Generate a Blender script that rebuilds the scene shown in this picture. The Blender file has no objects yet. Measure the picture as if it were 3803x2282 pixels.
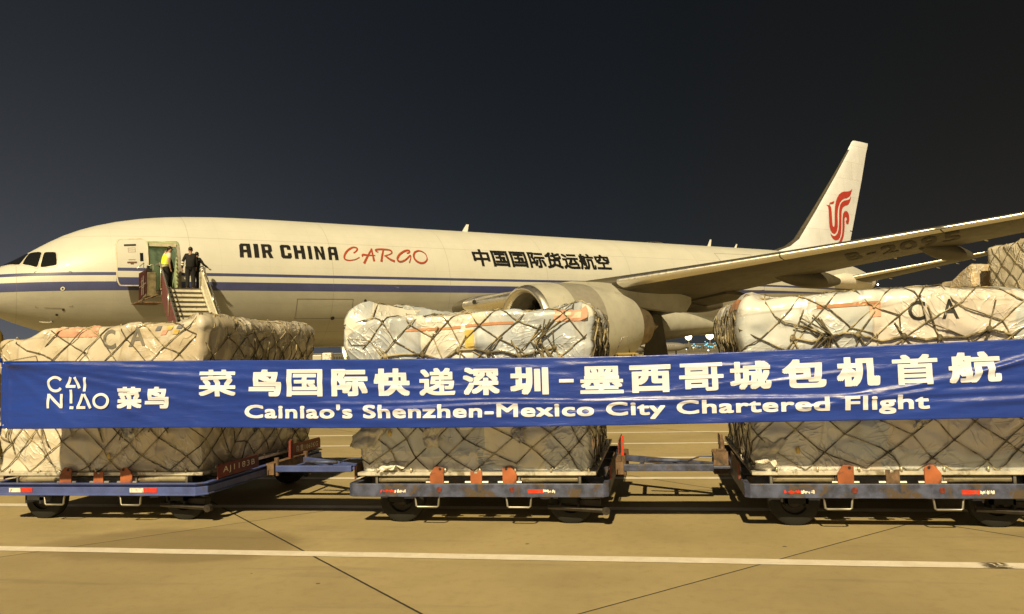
import bpy, bmesh, math, random
from mathutils import Vector, Matrix, noise
random.seed(7)
R = math.radians
SC = bpy.context.scene
COL = SC.collection
# ------------------------------------------------------------------ camera
AL = R(10.2)                       # heading of the camera against the rows of lines on the apron
PITCH, ROLL, EYE = R(3.574), R(1.649), 1.70
RZ = Matrix.Rotation(AL, 4, 'Z')
f_ = Vector((0, math.cos(PITCH), math.sin(PITCH)))
u_ = Vector((0, -math.sin(PITCH), math.cos(PITCH)))
r_ = Vector((1, 0, 0))
cr, ur = r_*math.cos(ROLL)-u_*math.sin(ROLL), r_*math.sin(ROLL)+u_*math.cos(ROLL)
m = Matrix((cr, ur, -f_)).transposed().to_4x4()
cam = bpy.data.cameras.new('camera'); camo = bpy.data.objects.new('camera', cam); COL.objects.link(camo)
camo.matrix_world = Matrix.Translation((0, 0, EYE)) @ RZ @ m
cam.sensor_width = 36; cam.lens = 36*2912/3803; cam.clip_end = 6000; cam.clip_start = .05
SC.camera = camo
# ------------------------------------------------------------------ night sky
W = bpy.data.worlds.new('World'); SC.world = W; W.use_nodes = True
nt = W.node_tree; N = nt.nodes; LK = nt.links
bg = N['Background']; tc = N.new('ShaderNodeTexCoord')
def vdot(vec):
    d = N.new('ShaderNodeVectorMath'); d.operation = 'DOT_PRODUCT'; LK.new(tc.outputs['Generated'], d.inputs[0]); d.inputs[1].default_value = vec; return d.outputs['Value']
def wm(op, a, b=None, c=None, clamp=False):
    n = N.new('ShaderNodeMath'); n.operation = op; n.use_clamp = clamp
    for i, v in enumerate((a, b, c)):
        if v is None: continue
        if isinstance(v, (int, float)): n.inputs[i].default_value = v
        else: LK.new(v, n.inputs[i])
    return n.outputs[0]
def ramp(fac, stops):
    n = N.new('ShaderNodeValToRGB'); LK.new(fac, n.inputs[0]); e = n.color_ramp.elements; n.color_ramp.interpolation = 'B_SPLINE'
    while len(e) < len(stops): e.new(.5)
    for k, (p, c) in zip(e, stops): k.position = p; k.color = (*c, 1)
    return n.outputs[0]
SIDE = vdot(Vector((math.cos(AL), math.sin(AL), 0)))      # left to right across the apron
UPZ = vdot(Vector((0, 0, 1)))
BACK = vdot(Vector((math.sin(AL), -math.cos(AL), 0)))
elev = wm('MAXIMUM', UPZ, 0.0)
fall = wm('POWER', 2.718, wm('MULTIPLY', elev, -6.6))
side01 = wm('MULTIPLY_ADD', SIDE, .5, .5)
base = ramp(side01, [(.2, (.0088, .0108, .0142)), (.5, (.0037, .0054, .0080)), (.8, (.0048, .0048, .0044))])
glow = ramp(side01, [(.2, (.104, .107, .116)), (.34, (.056, .059, .066)), (.5, (.024, .031, .038)), (.68, (.026, .024, .020)), (.8, (.024, .021, .017))])
mx = N.new('ShaderNodeVectorMath'); mx.operation = 'SCALE'; LK.new(glow, mx.inputs[0]); LK.new(fall, mx.inputs['Scale'])
ad = N.new('ShaderNodeVectorMath'); ad.operation = 'ADD'; LK.new(base, ad.inputs[0]); LK.new(mx.outputs[0], ad.inputs[1])
# added glow in the unseen sky behind the photographer, warm fill for shaded sides
bk = wm('MULTIPLY', wm('SMOOTH_MIN', wm('MAXIMUM', wm('SUBTRACT', BACK, .1), 0.0), 1.0, .1), wm('POWER', 2.718, wm('MULTIPLY', elev, -4.0)))
b2 = N.new('ShaderNodeVectorMath'); b2.operation = 'SCALE'; b2.inputs[0].default_value = (.50, .41, .25); LK.new(bk, b2.inputs['Scale'])
a2 = N.new('ShaderNodeVectorMath'); a2.operation = 'ADD'; LK.new(ad.outputs[0], a2.inputs[0]); LK.new(b2.outputs[0], a2.inputs[1])
LK.new(a2.outputs[0], bg.inputs[0]); bg.inputs[1].default_value = 1.0
# ------------------------------------------------------------------ the floodlighting, high behind the photographer
sun = bpy.data.lights.new('floodlight', 'SUN'); sun.energy = 4.6; sun.angle = R(1.1); sun.color = (1, .79, .43)
suno = bpy.data.objects.new('floodlight', sun); COL.objects.link(suno)
sd = Vector((.03, 1, -.87)).normalized()
suno.rotation_euler = sd.to_track_quat('-Z', 'Y').to_euler()
suno.location = (0, -20, 30)
SC.view_settings.view_transform = 'Standard'; SC.view_settings.look = 'None'; SC.view_settings.exposure = .42; SC.view_settings.gamma = 1
SC.cycles.max_bounces = 6; SC.cycles.sample_clamp_indirect = 4
# ------------------------------------------------------------------ helpers
def tag(o, label=None, cat=None, group=None, kind=None):
    if label: o['label'] = label
    if cat: o['category'] = cat
    if group: o['group'] = group
    if kind: o['kind'] = kind
    return o
def empty(name, mat=None, label=None, cat=None, group=None):
    o = bpy.data.objects.new(name, None); COL.objects.link(o); o.empty_display_size = .3
    if mat is not None: o.matrix_world = mat if isinstance(mat, Matrix) else Matrix.Translation(mat)
    return tag(o, label, cat, group)
def obj(name, bm, mat, parent=None, smooth=False, angle=None, bevel=0, recalc=True):
    if recalc: bmesh.ops.recalc_face_normals(bm, faces=bm.faces)
    me = bpy.data.meshes.new(name); bm.to_mesh(me); bm.free()
    o = bpy.data.objects.new(name, me); COL.objects.link(o)
    for k in (mat if isinstance(mat, (list, tuple)) else [mat]): me.materials.append(k)
    if smooth:
        me.polygons.foreach_set('use_smooth', [True]*len(me.polygons))
        if angle: me.set_sharp_from_angle(angle=R(angle))
    if bevel:
        b = o.modifiers.new('bevel', 'BEVEL'); b.width = bevel; b.segments = 2; b.limit_method = 'ANGLE'
    if parent: o.parent = parent
    return o
def box(bm, x0, x1, y0, y1, z0, z1, M=None, mi=0):
    c = [(x0,y0,z0),(x1,y0,z0),(x1,y1,z0),(x0,y1,z0),(x0,y0,z1),(x1,y0,z1),(x1,y1,z1),(x0,y1,z1)]
    v = [bm.verts.new(M @ Vector(p) if M else p) for p in c]
    for q in ((3,2,1,0),(4,5,6,7),(0,1,5,4),(1,2,6,5),(2,3,7,6),(3,0,4,7)):
        bm.faces.new([v[i] for i in q]).material_index = mi
def rings(bm, rs, closed=True, caps=True):
    V = [[bm.verts.new(p) for p in r] for r in rs]
    n = len(V[0])
    for a, b in zip(V, V[1:]):
        for i in range(n if closed else n-1):
            j = (i+1) % n
            bm.faces.new((a[i], a[j], b[j], b[i]))
    if caps:
        bm.faces.new(V[0][::-1]); bm.faces.new(V[-1])
    return V
def tube(bm, pts, r, n=8, caps=True, flat=1.0):
    pts = [Vector(p) for p in pts]; rs = []
    prev = None
    for i, p in enumerate(pts):
        t = (pts[min(i+1, len(pts)-1)]-pts[max(i-1, 0)])
        if t.length < 1e-6: t = Vector((0, 0, 1))
        t.normalize()
        if prev is None:
            a = Vector((0, 0, 1)) if abs(t.z) < .9 else Vector((1, 0, 0))
            u = t.cross(a).normalized()
        else:
            u = (prev - t*prev.dot(t)).normalized()
        prev = u; w = t.cross(u)
        rr = r[i] if isinstance(r, (list, tuple)) else r
        rs.append([p+u*rr*math.cos(k*2*math.pi/n)+w*rr*flat*math.sin(k*2*math.pi/n) for k in range(n)])
    rings(bm, rs, True, caps)
def lathe(bm, prof, n=32, org=(0,0,0), ax='x', caps=False):
    o = Vector(org); rs = []
    for x, r in prof:
        ring = []
        for k in range(n):
            c, s = math.cos(k*2*math.pi/n)*r, math.sin(k*2*math.pi/n)*r
            ring.append(o+(Vector((x, c, s)) if ax == 'x' else Vector((c, x, s)) if ax == 'y' else Vector((c, s, x))))
        rs.append(ring)
    rings(bm, rs, True, caps)
def prism(bm, pts, d):
    """extrude a planar polygon by the vector d"""
    d = Vector(d); a = [bm.verts.new(p) for p in pts]; b = [bm.verts.new(Vector(p)+d) for p in pts]
    bm.faces.new(a[::-1]); bm.faces.new(b); n = len(a)
    for i in range(n): bm.faces.new((a[i], a[(i+1) % n], b[(i+1) % n], b[i]))
def pchip(xs, ys):
    n = len(xs); h = [xs[i+1]-xs[i] for i in range(n-1)]; d = [(ys[i+1]-ys[i])/h[i] for i in range(n-1)]
    m = [0]*n; m[0] = d[0]; m[-1] = d[-1]
    for i in range(1, n-1):
        if d[i-1]*d[i] > 0:
            w1 = 2*h[i]+h[i-1]; w2 = h[i]+2*h[i-1]; m[i] = (w1+w2)/(w1/d[i-1]+w2/d[i])
    def f(x):
        if x <= xs[0]: return ys[0]
        if x >= xs[-1]: return ys[-1]
        i = 0
        while x > xs[i+1]: i += 1
        t = (x-xs[i])/h[i]; t2 = t*t; t3 = t2*t
        return (2*t3-3*t2+1)*ys[i]+(t3-2*t2+t)*h[i]*m[i]+(-2*t3+3*t2)*ys[i+1]+(t3-t2)*h[i]*m[i+1]
    return f
def curve_bm(setup):
    """fill flat outlines (letters or polygons with holes) and return them as a bmesh"""
    cu = setup(); o = bpy.data.objects.new('outline', cu); COL.objects.link(o)
    bpy.context.view_layer.update()
    me = bpy.data.meshes.new_from_object(o.evaluated_get(bpy.context.evaluated_depsgraph_get()))
    bm = bmesh.new(); bm.from_mesh(me)
    bpy.data.objects.remove(o); bpy.data.meshes.remove(me); bpy.data.curves.remove(cu)
    return bm
def text_bm(s, bold=0., spacing=1.):
    def su():
        c = bpy.data.curves.new('t', 'FONT'); c.body = s; c.size = 1; c.offset = bold; c.resolution_u = 4; c.space_character = spacing
        return c
    return curve_bm(su)
def poly_bm(polys):
    def su():
        c = bpy.data.curves.new('p', 'CURVE'); c.dimensions = '2D'; c.fill_mode = 'BOTH'
        for p in polys:
            s = c.splines.new('POLY'); s.points.add(len(p)-1); s.use_cyclic_u = True
            for k, q in zip(s.points, p): k.co = (q[0], q[1], 0, 1)
        return c
    return curve_bm(su)
def fit_bm(bm, x0, x1, y0, y1):
    xs = [v.co.x for v in bm.verts]; ys = [v.co.y for v in bm.verts]
    a, b, c, d = min(xs), max(xs), min(ys), max(ys)
    for v in bm.verts:
        v.co.x = x0+(v.co.x-a)/(b-a)*(x1-x0); v.co.y = y0+(v.co.y-c)/(d-c)*(y1-y0)
    return bm
def cut_bm(bm, step, axes='xy'):
    for ax in axes:
        i = 'xy'.index(ax); vs = [v.co[i] for v in bm.verts]; a, b = min(vs), max(vs); k = int((b-a)/step)
        for q in range(1, k+1):
            co = Vector((0,0,0)); co[i] = a+(b-a)*q/(k+1); no = Vector((0,0,0)); no[i] = 1
            bmesh.ops.bisect_plane(bm, geom=bm.verts[:]+bm.edges[:]+bm.faces[:], plane_co=co, plane_no=no)
    return bm
def thick(bm, dx, dy, fn, lift=.012, step=.0004):
    """embolden a flat letter: shifted copies of it, each a hair above the last, so no two faces coincide"""
    src = [(v.co.x, v.co.y) for v in bm.verts]; bm.verts.index_update(); fs = [[v.index for v in f.verts] for f in bm.faces]; bm.free()
    out = bmesh.new()
    for k, (a, b) in enumerate(((0,0),(1,0),(-1,0),(0,1),(0,-1),(.95,.95),(-.95,.95),(.95,-.95),(-.95,-.95))):
        vs = [out.verts.new(fn(x+a*dx, y+b*dy, lift+k*step)) for x, y in src]
        for f in fs:
            try: out.faces.new([vs[i] for i in f])
            except ValueError: pass
    return out
def map_bm(bm, fn):
    for v in bm.verts: v.co = fn(v.co.x, v.co.y)
    return bm
# ------------------------------------------------------------------ materials
class NB:
    def __init__(s, name):
        s.m = bpy.data.materials.new(name); s.m.use_nodes = True; s.t = s.m.node_tree; s.N = s.t.nodes; s.L = s.t.links
        s.p = s.N['Principled BSDF']; s.tc = s.N.new('ShaderNodeTexCoord')
    def put(s, sock, v):
        if v is None: return
        if hasattr(v, 'is_linked') or hasattr(v, 'links'): s.L.new(v, sock)
        elif isinstance(v, (tuple, list)) and sock.type == 'RGBA': sock.default_value = (*v[:3], 1)
        else: sock.default_value = v
    def node(s, t, ins=None, **kw):
        n = s.N.new('ShaderNode'+t)
        for k, v in kw.items(): setattr(n, k, v)
        for k, v in (ins or {}).items(): s.put(n.inputs[k], v)
        return n
    def math(s, op, a, b=None, c=None, clamp=False):
        n = s.node('Math', {0: a, 1: b, 2: c}, operation=op); n.use_clamp = clamp; return n.outputs[0]
    def noise(s, scale, detail=4, rough=.55, dist=0., vec=None, typ=None):
        n = s.node('TexNoise', {'Scale': scale, 'Detail': detail, 'Roughness': rough, 'Distortion': dist})
        if typ: n.noise_type = typ
        s.L.new(vec if vec is not None else s.tc.outputs['Object'], n.inputs['Vector']); return n.outputs['Fac']
    def mapping(s, scale=(1,1,1), rot=(0,0,0), loc=(0,0,0), src='Object'):
        n = s.node('Mapping'); s.L.new(s.tc.outputs[src], n.inputs[0]); n.inputs['Scale'].default_value = scale; n.inputs['Rotation'].default_value = rot; n.inputs['Location'].default_value = loc
        return n.outputs[0]
    def step(s, v, a, b):
        n = s.node('MapRange', {0: v, 1: a, 2: b, 3: 0., 4: 1.}); n.interpolation_type = 'SMOOTHSTEP'; return n.outputs[0]
    def mix(s, f, a, b, mode='MIX'):
        n = s.node('Mix', data_type='RGBA', blend_type=mode)
        s.put(n.inputs[0], f); s.put(n.inputs[6], a); s.put(n.inputs[7], b); return n.outputs[2]
    def bump(s, h, strength=.3, dist=.01, nrm=None):
        n = s.node('Bump', {'Height': h, 'Strength': strength, 'Distance': dist})
        if nrm is not None: s.L.new(nrm, n.inputs['Normal'])
        return n.outputs[0]
    def out(s, col=None, rough=None, metal=None, nrm=None, **kw):
        s.put(s.p.inputs['Base Color'], col); s.put(s.p.inputs['Roughness'], rough); s.put(s.p.inputs['Metallic'], metal)
        if nrm is not None: s.L.new(nrm, s.p.inputs['Normal'])
        for k, v in kw.items(): s.put(s.p.inputs[k.replace('_', ' ')], v)
        return s.m
def paint(name, col, rough=.5, metal=0., var=.18, scale=4., dirt=None, dscale=3., dlo=.52, dhi=.66, bump=0., **kw):
    b = NB(name); n = b.noise(scale, 6)
    dark = tuple(c*(1-var) for c in col); light = tuple(min(1, c*(1+var)) for c in col)
    c = b.mix(b.step(n, .3, .7), dark, light)
    if dirt: c = b.mix(b.step(b.noise(dscale, 8, .65, .6), dlo, dhi), c, dirt)
    r = b.math('MULTIPLY_ADD', b.noise(scale*2.3, 4), .25, rough-.12)
    return b.out(c, r, metal, b.bump(b.noise(60, 3), bump, .003) if bump else None, **kw)
def plain_emit(name, col, strength):
    b = NB(name); return b.out((.02,.02,.02), .5, 0., None, Emission_Color=col, Emission_Strength=strength)
MT = {}
MT['white'] = paint('white_paint', (.72,.70,.66), .4, var=.05)
MT['black'] = paint('black_rubber', (.011,.011,.011), .75, var=.3, bump=.3)
MT['steel'] = paint('worn_steel', (.34,.33,.31), .42, .8, var=.2, dirt=(.13,.09,.06))
MT['alu'] = paint('pallet_aluminium', (.78,.76,.70), .38, .55, var=.15, scale=9, dirt=(.32,.29,.22), dscale=7, bump=.2)
MT['orange'] = paint('orange_stop_paint', (.37,.115,.045), .55, var=.3, dirt=(.11,.06,.04), dscale=9, dlo=.56, dhi=.64, bump=.2)
MT['dkblue'] = paint('faded_blue_paint', (.062,.075,.145), .5, var=.5, scale=9, dirt=(.085,.062,.045), dscale=6, dlo=.5, dhi=.62, bump=.4)
MT['blue'] = paint('blue_paint', (.065,.095,.30), .45, var=.2, scale=5, dirt=(.10,.085,.075), dscale=5, dlo=.58, dhi=.7, bump=.2)
MT['grime'] = paint('greasy_black_steel', (.030,.024,.019), .6, .2, var=.4, scale=12)
MT['redworn'] = paint('worn_dark_red', (.16,.028,.02), .6, var=.4, scale=30)
MT['rust'] = paint('rusted_steel', (.16,.10,.06), .75, var=.4, scale=14, dirt=(.05,.04,.035), dscale=9, bump=.4)
MT['maroon'] = paint('number_board_red', (.17,.030,.02), .5, var=.25, dirt=(.06,.03,.02), dscale=9)
MT['numwhite'] = paint('number_white', (.78,.72,.66), .6, var=.25, scale=20)
MT['redref'] = paint('red_reflector', (.60,.04,.015), .35, var=.2, scale=20, dirt=(.2,.12,.1), dscale=22)
MT['whiteref'] = paint('white_reflector', (.75,.73,.70), .35, var=.1, scale=20, dirt=(.18,.14,.12), dscale=22, dlo=.55, dhi=.6)
# ------------------------------------------------------------------ apron
def ground_material():
    b = NB('apron_concrete')
    sep = b.node('SeparateXYZ', {0: b.tc.outputs['Object']}); x, y = sep.outputs[0], sep.outputs[1]
    pa = b.math('DIVIDE', b.math('SUBTRACT', b.math('ADD', x, y), 3.55), 7.15)
    pb = b.math('DIVIDE', b.math('SUBTRACT', b.math('SUBTRACT', y, x), 5.80), 6.50)
    wob = b.math('MULTIPLY_ADD', b.noise(6, 3), .0014, -.0007)
    def line(p, w):
        d = b.math('ABSOLUTE', b.math('SUBTRACT', b.math('FRACT', b.math('ADD', b.math('ADD', p, wob), .5)), .5))
        return b.math('SUBTRACT', 1.0, b.step(d, w*.5, w))
    j = b.math('MAXIMUM', line(pa, .0026), line(pb, .0021))
    cell = b.node('CombineXYZ', {0: b.math('FLOOR', pa), 1: b.math('FLOOR', pb)})
    wn = b.node('TexWhiteNoise', {0: cell.outputs[0]})
    tone = b.math('MULTIPLY_ADD', wn.outputs['Value'], .22, .89)
    big = b.noise(.55, 7, .6, .4); fine = b.noise(9, 8, .7); grit = b.noise(70, 4, .7)
    c = b.mix(b.step(big, .3, .7), (.300, .246, .132), (.368, .302, .165))
    c = b.mix(b.math('MULTIPLY', b.step(fine, .45, .75), .35), c, (.215, .160, .082))
    c = b.mix(b.math('MULTIPLY', b.step(grit, .55, .8), .30), c, (.20, .15, .08))
    c = b.mix(b.math('MULTIPLY', b.step(b.noise(160, 2, .7), .6, .85), .30), c, (.45, .36, .20))
    v = b.node('VectorMath', {0: c, 'Scale': tone}, operation='SCALE')
    c = v.outputs[0]
    # soft darker patches, each with a noise-broken outline
    def blot(cx, cy, rx, ry, lo=.75, hi=1.0, amp=.6):
        dx = b.math('DIVIDE', b.math('SUBTRACT', x, cx), rx); dy = b.math('DIVIDE', b.math('SUBTRACT', y, cy), ry)
        d = b.math('SQRT', b.math('ADD', b.math('MULTIPLY', dx, dx), b.math('MULTIPLY', dy, dy)))
        d = b.math('ADD', d, b.math('MULTIPLY_ADD', b.noise(1.6, 6, .6, .3), amp, -amp*.5))
        return b.math('SUBTRACT', 1.0, b.step(d, lo, hi))
    st = b.math('MULTIPLY', blot(-4.6, 6.9, 1.55, .75), .52)
    st = b.math('MAXIMUM', st, b.math('MULTIPLY', blot(-.6, 6.0, .9, .35, .3, 1.0), .2))
    c = b.mix(st, c, (.160, .122, .063))
    # scattered dark chips and tyre rubber
    vo = b.node('TexVoronoi', {'Vector': b.tc.outputs['Object'], 'Scale': 1.3}); 
    chip = b.math('LESS_THAN', b.math('ADD', vo.outputs['Distance'], b.math('MULTIPLY', b.noise(40, 2), .02)), .035)
    c = b.mix(b.math('MULTIPLY', chip, .8), c, (.05, .04, .03))
    ty = b.noise(1, 5, .6, 0, b.mapping((.35, 3.2, 1), (0, 0, R(8))))
    c = b.mix(b.math('MULTIPLY', b.step(ty, .56, .74), .32), c, (.10, .088, .068))
    dr = b.node('TexVoronoi', {'Vector': b.mapping((1, 1, 1), (0, 0, 0), (.3, .7, 0)), 'Scale': .55})
    drip = b.math('SUBTRACT', 1.0, b.step(b.math('ADD', dr.outputs['Distance'], b.math('MULTIPLY_ADD', b.noise(7, 4), .16, -.08)), .05, .16))
    c = b.mix(b.math('MULTIPLY', drip, .42), c, (.10, .080, .048))
    c = b.mix(j, c, (.022, .018, .012))
    nb = b.bump(b.math('ADD', b.math('MULTIPLY', grit, .6), b.math('ADD', fine, b.math('MULTIPLY', j, -2.))), .35, .006)
    return b.out(c, b.math('MULTIPLY_ADD', big, .2, .68), 0., nb)
bm = bmesh.new()
g = 3000
vs = [bm.verts.new(p) for p in ((-g, -g, 0), (g, -g, 0), (g, g, 0), (-g, g, 0))]; bm.faces.new(vs)
tag(obj('ground', bm, ground_material()), 'wide concrete apron with diagonal slab joints under the dollies', 'ground', kind='structure')
def line_material(wear):
    b = NB('road_paint'); x = b.tc.outputs['Object']
    n = b.noise(5, 8, .7, .2); n2 = b.noise(60, 4, .7)
    c = b.mix(b.step(n, .3, .7), (.62, .57, .49), (.74, .70, .62))
    c = b.mix(b.math('MULTIPLY', b.step(n2, .58, .75), .55), c, (.30, .26, .19))
    c = b.mix(b.math('MULTIPLY', b.step(b.noise(1, 4, .6, 0, b.mapping((.5, 8, 1))), .6, .75), .4), c, (.36, .30, .20))
    if wear:
        sep = b.node('SeparateXYZ', {0: x}); dx = b.math('SUBTRACT', sep.outputs[0], 2.50)
        m1 = b.math('SUBTRACT', 1.0, b.step(b.math('ADD', b.math('ABSOLUTE', dx), b.math('MULTIPLY_ADD', b.noise(9, 4), .2, -.1)), .04, .13))
        c = b.mix(b.math('MULTIPLY', m1, b.step(b.noise(14, 5, .6, 1.), .42, .5)), c, (.07, .055, .035))
    return b.out(c, .6, 0., b.bump(n2, .3, .003))
lm, lmw = line_material(False), line_material(True)
ordn = ['nearest the camera', 'in the shade under the dollies', 'just behind the dolly wheels', 'second behind the dollies', 'third behind the dollies', 'fourth behind the dollies', 'farthest visible behind the dollies']
for i, y in enumerate((6.63, 8.75, 10.86, 12.94, 14.95, 17.0, 19.1)):
    bm = bmesh.new(); w = .083; x = -30.
    pts = []
    while x <= 30: pts.append((x, random.uniform(-.004, .004), random.uniform(-.004, .004))); x += .35
    A = [bm.verts.new((p, y-w+a, .004)) for p, a, c in pts]; B = [bm.verts.new((p, y+w+c, .004)) for p, a, c in pts]
    for q in range(len(A)-1): bm.faces.new((A[q], A[q+1], B[q+1], B[q]))
    tag(obj('painted_line', bm, lmw if i == 0 else lm), 'white line painted on the apron, '+ordn[i], 'painted line', 'white lines across the apron', 'structure')
# ------------------------------------------------------------------ freighter aircraft
ZC, TH = 5.32, R(44.2)
PM = Matrix.Rotation(TH, 4, 'Z') @ Matrix.Rotation(R(-.75), 4, 'Y')
nose = RZ @ Vector((-21.49, 31.01, 5.32)); PM.translation = nose-PM.to_3x3() @ Vector((0, 0, ZC))
AC = empty('cargo_aircraft', PM, 'long white twin engine freighter with two blue stripes and red bird on its tail', 'aircraft')
TOP = pchip([0,.12,.4,.9,1.6,2.3,3.2,4.4,6,8,10,12,48,54,58,61,62.6,63.0], [-.6,-.2,.15,.5,.92,1.38,1.92,2.4,2.78,3.0,3.08,3.1,3.1,2.9,2.45,1.85,1.35,1.1])
BOT = pchip([0,.12,.4,.9,1.6,2.5,4,6,8,10,42,46,50,54,58,61,62.6,63.0], [-.6,-.9,-1.18,-1.48,-1.79,-2.12,-2.52,-2.85,-3.02,-3.1,-3.1,-2.75,-2.05,-1.25,-.5,.05,.4,.65])
WID = pchip([0,.12,.4,.9,1.6,2.5,4,6,8,10,44,50,55,59,61.5,62.6,63.0], [.02,.4,.75,1.18,1.62,2.06,2.55,2.88,3.04,3.1,3.1,2.55,1.85,1.15,.62,.36,.2])
def L(s, l, z): return Vector((s, -l, z+ZC))          # aft, toward the left wing, above the body axis
def hull(s, a, off=0.):
    t, b, w = TOP(s), BOT(s), WID(s); h = (t-b)/2; ca, sa = math.cos(a), math.sin(a)
    n = (ca/max(w, .05), sa/max(h, .05)); q = math.hypot(*n)
    return L(s, w*ca+off*n[0]/q, (t+b)/2+h*sa+off*n[1]/q)
def fuselage_material():
    b = NB('aircraft_livery'); sep = b.node('SeparateXYZ', {0: b.tc.outputs['Object']}); x = sep.outputs[0]; z = b.math('SUBTRACT', sep.outputs[2], ZC)
    n = b.noise(.8, 6, .6); st = b.noise(1, 6, .65, 0, b.mapping((.25, 1, 3.)))
    wh = b.mix(b.step(n, .3, .7), (.565, .575, .555), (.61, .62, .60))
    wh = b.mix(b.math('MULTIPLY', b.step(st, .5, .75), .18), wh, (.54, .50, .41))
    gr = b.mix(b.step(n, .3, .7), (.345, .345, .315), (.39, .39, .355))
    gr = b.mix(b.math('MULTIPLY', b.step(st, .48, .72), .35), gr, (.27, .262, .23))
    tp = b.math('MULTIPLY', b.math('DIVIDE', b.math('MAXIMUM', b.math('SUBTRACT', x, 36.), 0.), 22., clamp=True), .36)
    lo = b.math('ADD', tp, -.58)
    def band(a, c): return b.math('MULTIPLY', b.math('GREATER_THAN', z, a), b.math('LESS_THAN', z, c))
    c = b.mix(b.math('GREATER_THAN', z, lo), gr, wh)
    blue = b.mix(b.step(n, .3, .7), (.045, .055, .165), (.058, .070, .20))
    bl = b.math('MAXIMUM', b.math('MULTIPLY', band(lo, -.22), b.math('LESS_THAN', x, 58.)), b.math('MULTIPLY', band(.03, .16), b.math('LESS_THAN', x, 61.2)))
    c = b.mix(bl, c, blue)
    # skin panel seams
    def seam(v, per, w):
        d = b.math('ABSOLUTE', b.math('SUBTRACT', b.math('FRACT', b.math('DIVIDE', v, per)), .5)); return b.math('LESS_THAN', d, w/per)
    sm = b.math('MAXIMUM', seam(b.math('ADD', x, 1.6), 6.2, .012), b.math('MAXIMUM', seam(b.math('ADD', z, .72), 4.9, .010), seam(b.math('ADD', z, -1.25), 7.3, .010)))
    s2 = b.math('MAXIMUM', seam(b.math('ADD', x, .4), 2.07, .006), seam(b.math('ADD', z, .31), 1.62, .006))
    c = b.mix(b.math('MULTIPLY', s2, .13), c, (.16, .15, .13))
    c = b.mix(b.math('MULTIPLY', sm, .34), c, (.12, .11, .10))
    return b.out(c, b.math('MULTIPLY_ADD', st, .25, .30), 0., b.bump(n, .06, .03), Coat_Weight=.15)
LIV = fuselage_material()
GREY = paint('grey_aircraft_paint', (.43,.43,.39), .4, var=.08, scale=1.2, dirt=(.34,.335,.30), dscale=1.4, dlo=.5, dhi=.75)
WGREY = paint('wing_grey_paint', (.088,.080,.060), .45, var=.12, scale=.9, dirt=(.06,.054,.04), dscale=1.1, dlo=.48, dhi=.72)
CHROME = paint('polished_leading_edge', (.80,.78,.72), .30, .95, var=.03, scale=2)
HOT = paint('exhaust_metal', (.30,.24,.17), .4, .75, var=.2, scale=3)
GLASS = NB('cockpit_glass').out((.012,.013,.014), .08, 0., None, Coat_Weight=.6)
SEAL = paint('door_seal_grey', (.28,.26,.22), .6)
DK = paint('dark_recess', (.02,.02,.02), .7)
INK = paint('black_lettering', (.008,.008,.009), .5, var=.1)
RED = paint('red_lettering', (.36,.060,.028), .5, var=.08)
RED2 = paint('red_emblem', (.46,.050,.040), .5, var=.08)
GREEN = paint('green_cabin_lining', (.42,.50,.31), .45, var=.2, scale=1.8, dirt=(.24,.31,.19), dscale=1.6)
WHF = paint('fin_white_paint', (.80,.80,.84), .4, var=.05, scale=1)
SS = sorted(set([0,.03,.12,.25,.4,.6,.9,1.2,1.6,1.9,2.3,2.7,3.2,3.8,4.4,5.2,6.08,6.4,6.8,7.2,8,9,10,11,12]+list(range(14, 42, 2))+[42+.75*i for i in range(28)]+[62.6, 63.0]))
NA = 96
bm = bmesh.new()
V = [[bm.verts.new(hull(s, k*2*math.pi/NA)) for k in range(NA)] for s in SS]
iA, iB = SS.index(6.08), SS.index(7.2)
for i in range(len(SS)-1):
    for k in range(NA):
        kk = k if k < NA/2 else k-NA
        if iA <= i < iB and -3 <= kk < 8: continue           # the open doorway
        bm.faces.new((V[i][k], V[i+1][k], V[i+1][(k+1) % NA], V[i][(k+1) % NA]))
bm.faces.new(V[0]); bm.faces.new(V[-1])
FUS = obj('fuselage', bm, LIV, AC, True, 50)
def patch(bm, s0, s1, a0, a1, off, ns=6, na=8):
    V = [[bm.verts.new(hull(s0+(s1-s0)*i/ns, a0+(a1-a0)*k/na, off)) for k in range(na+1)] for i in range(ns+1)]
    for i in range(ns):
        for k in range(na): bm.faces.new((V[i][k], V[i+1][k], V[i+1][k+1], V[i][k+1]))
# cockpit windows: curved dark panes with a pale rim
def pane(c, off, grow=1., side=1):
    cx = sum(p[0] for p in c)/4; ca = sum(p[1] for p in c)/4; c = [(cx+(p[0]-cx)*grow, ca+(p[1]-ca)*grow) for p in c]
    bm = bmesh.new(); n = 8
    V = []
    for i in range(n+1):
        r = []
        for k in range(n+1):
            u, v = i/n, k/n
            u2 = .5+(u-.5)*(1-.05*(2*v-1)**8); v2 = .5+(v-.5)*(1-.08*(2*u-1)**8)
            p = [(1-u2)*(1-v2)*c[0][q]+(1-u2)*v2*c[1][q]+u2*v2*c[2][q]+u2*(1-v2)*c[3][q] for q in (0, 1)]
            r.append(bm.verts.new(hull(p[0], p[1] if side > 0 else math.pi-p[1], off)))
        V.append(r)
    for i in range(n):
        for k in range(n): bm.faces.new((V[i][k], V[i+1][k], V[i+1][k+1], V[i][k+1]))
    return bm
RIM = paint('window_rim', (.60,.58,.52), .4)
for c in (((1.02,1.30),(1.70,1.52),(1.93,1.22),(1.60,.80)), ((1.722,.758),(1.971,1.166),(2.351,.891),(2.175,.477)), ((2.303,.437),(2.463,.83),(2.817,.685),(2.825,.38))):
    for sgn in (1, -1):
        w = obj('cockpit_window', pane(c, .018, 1.08, sgn), GLASS, FUS, True); obj('window_rim', pane(c, .009, 1.22, sgn), RIM, FUS, True)
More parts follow.
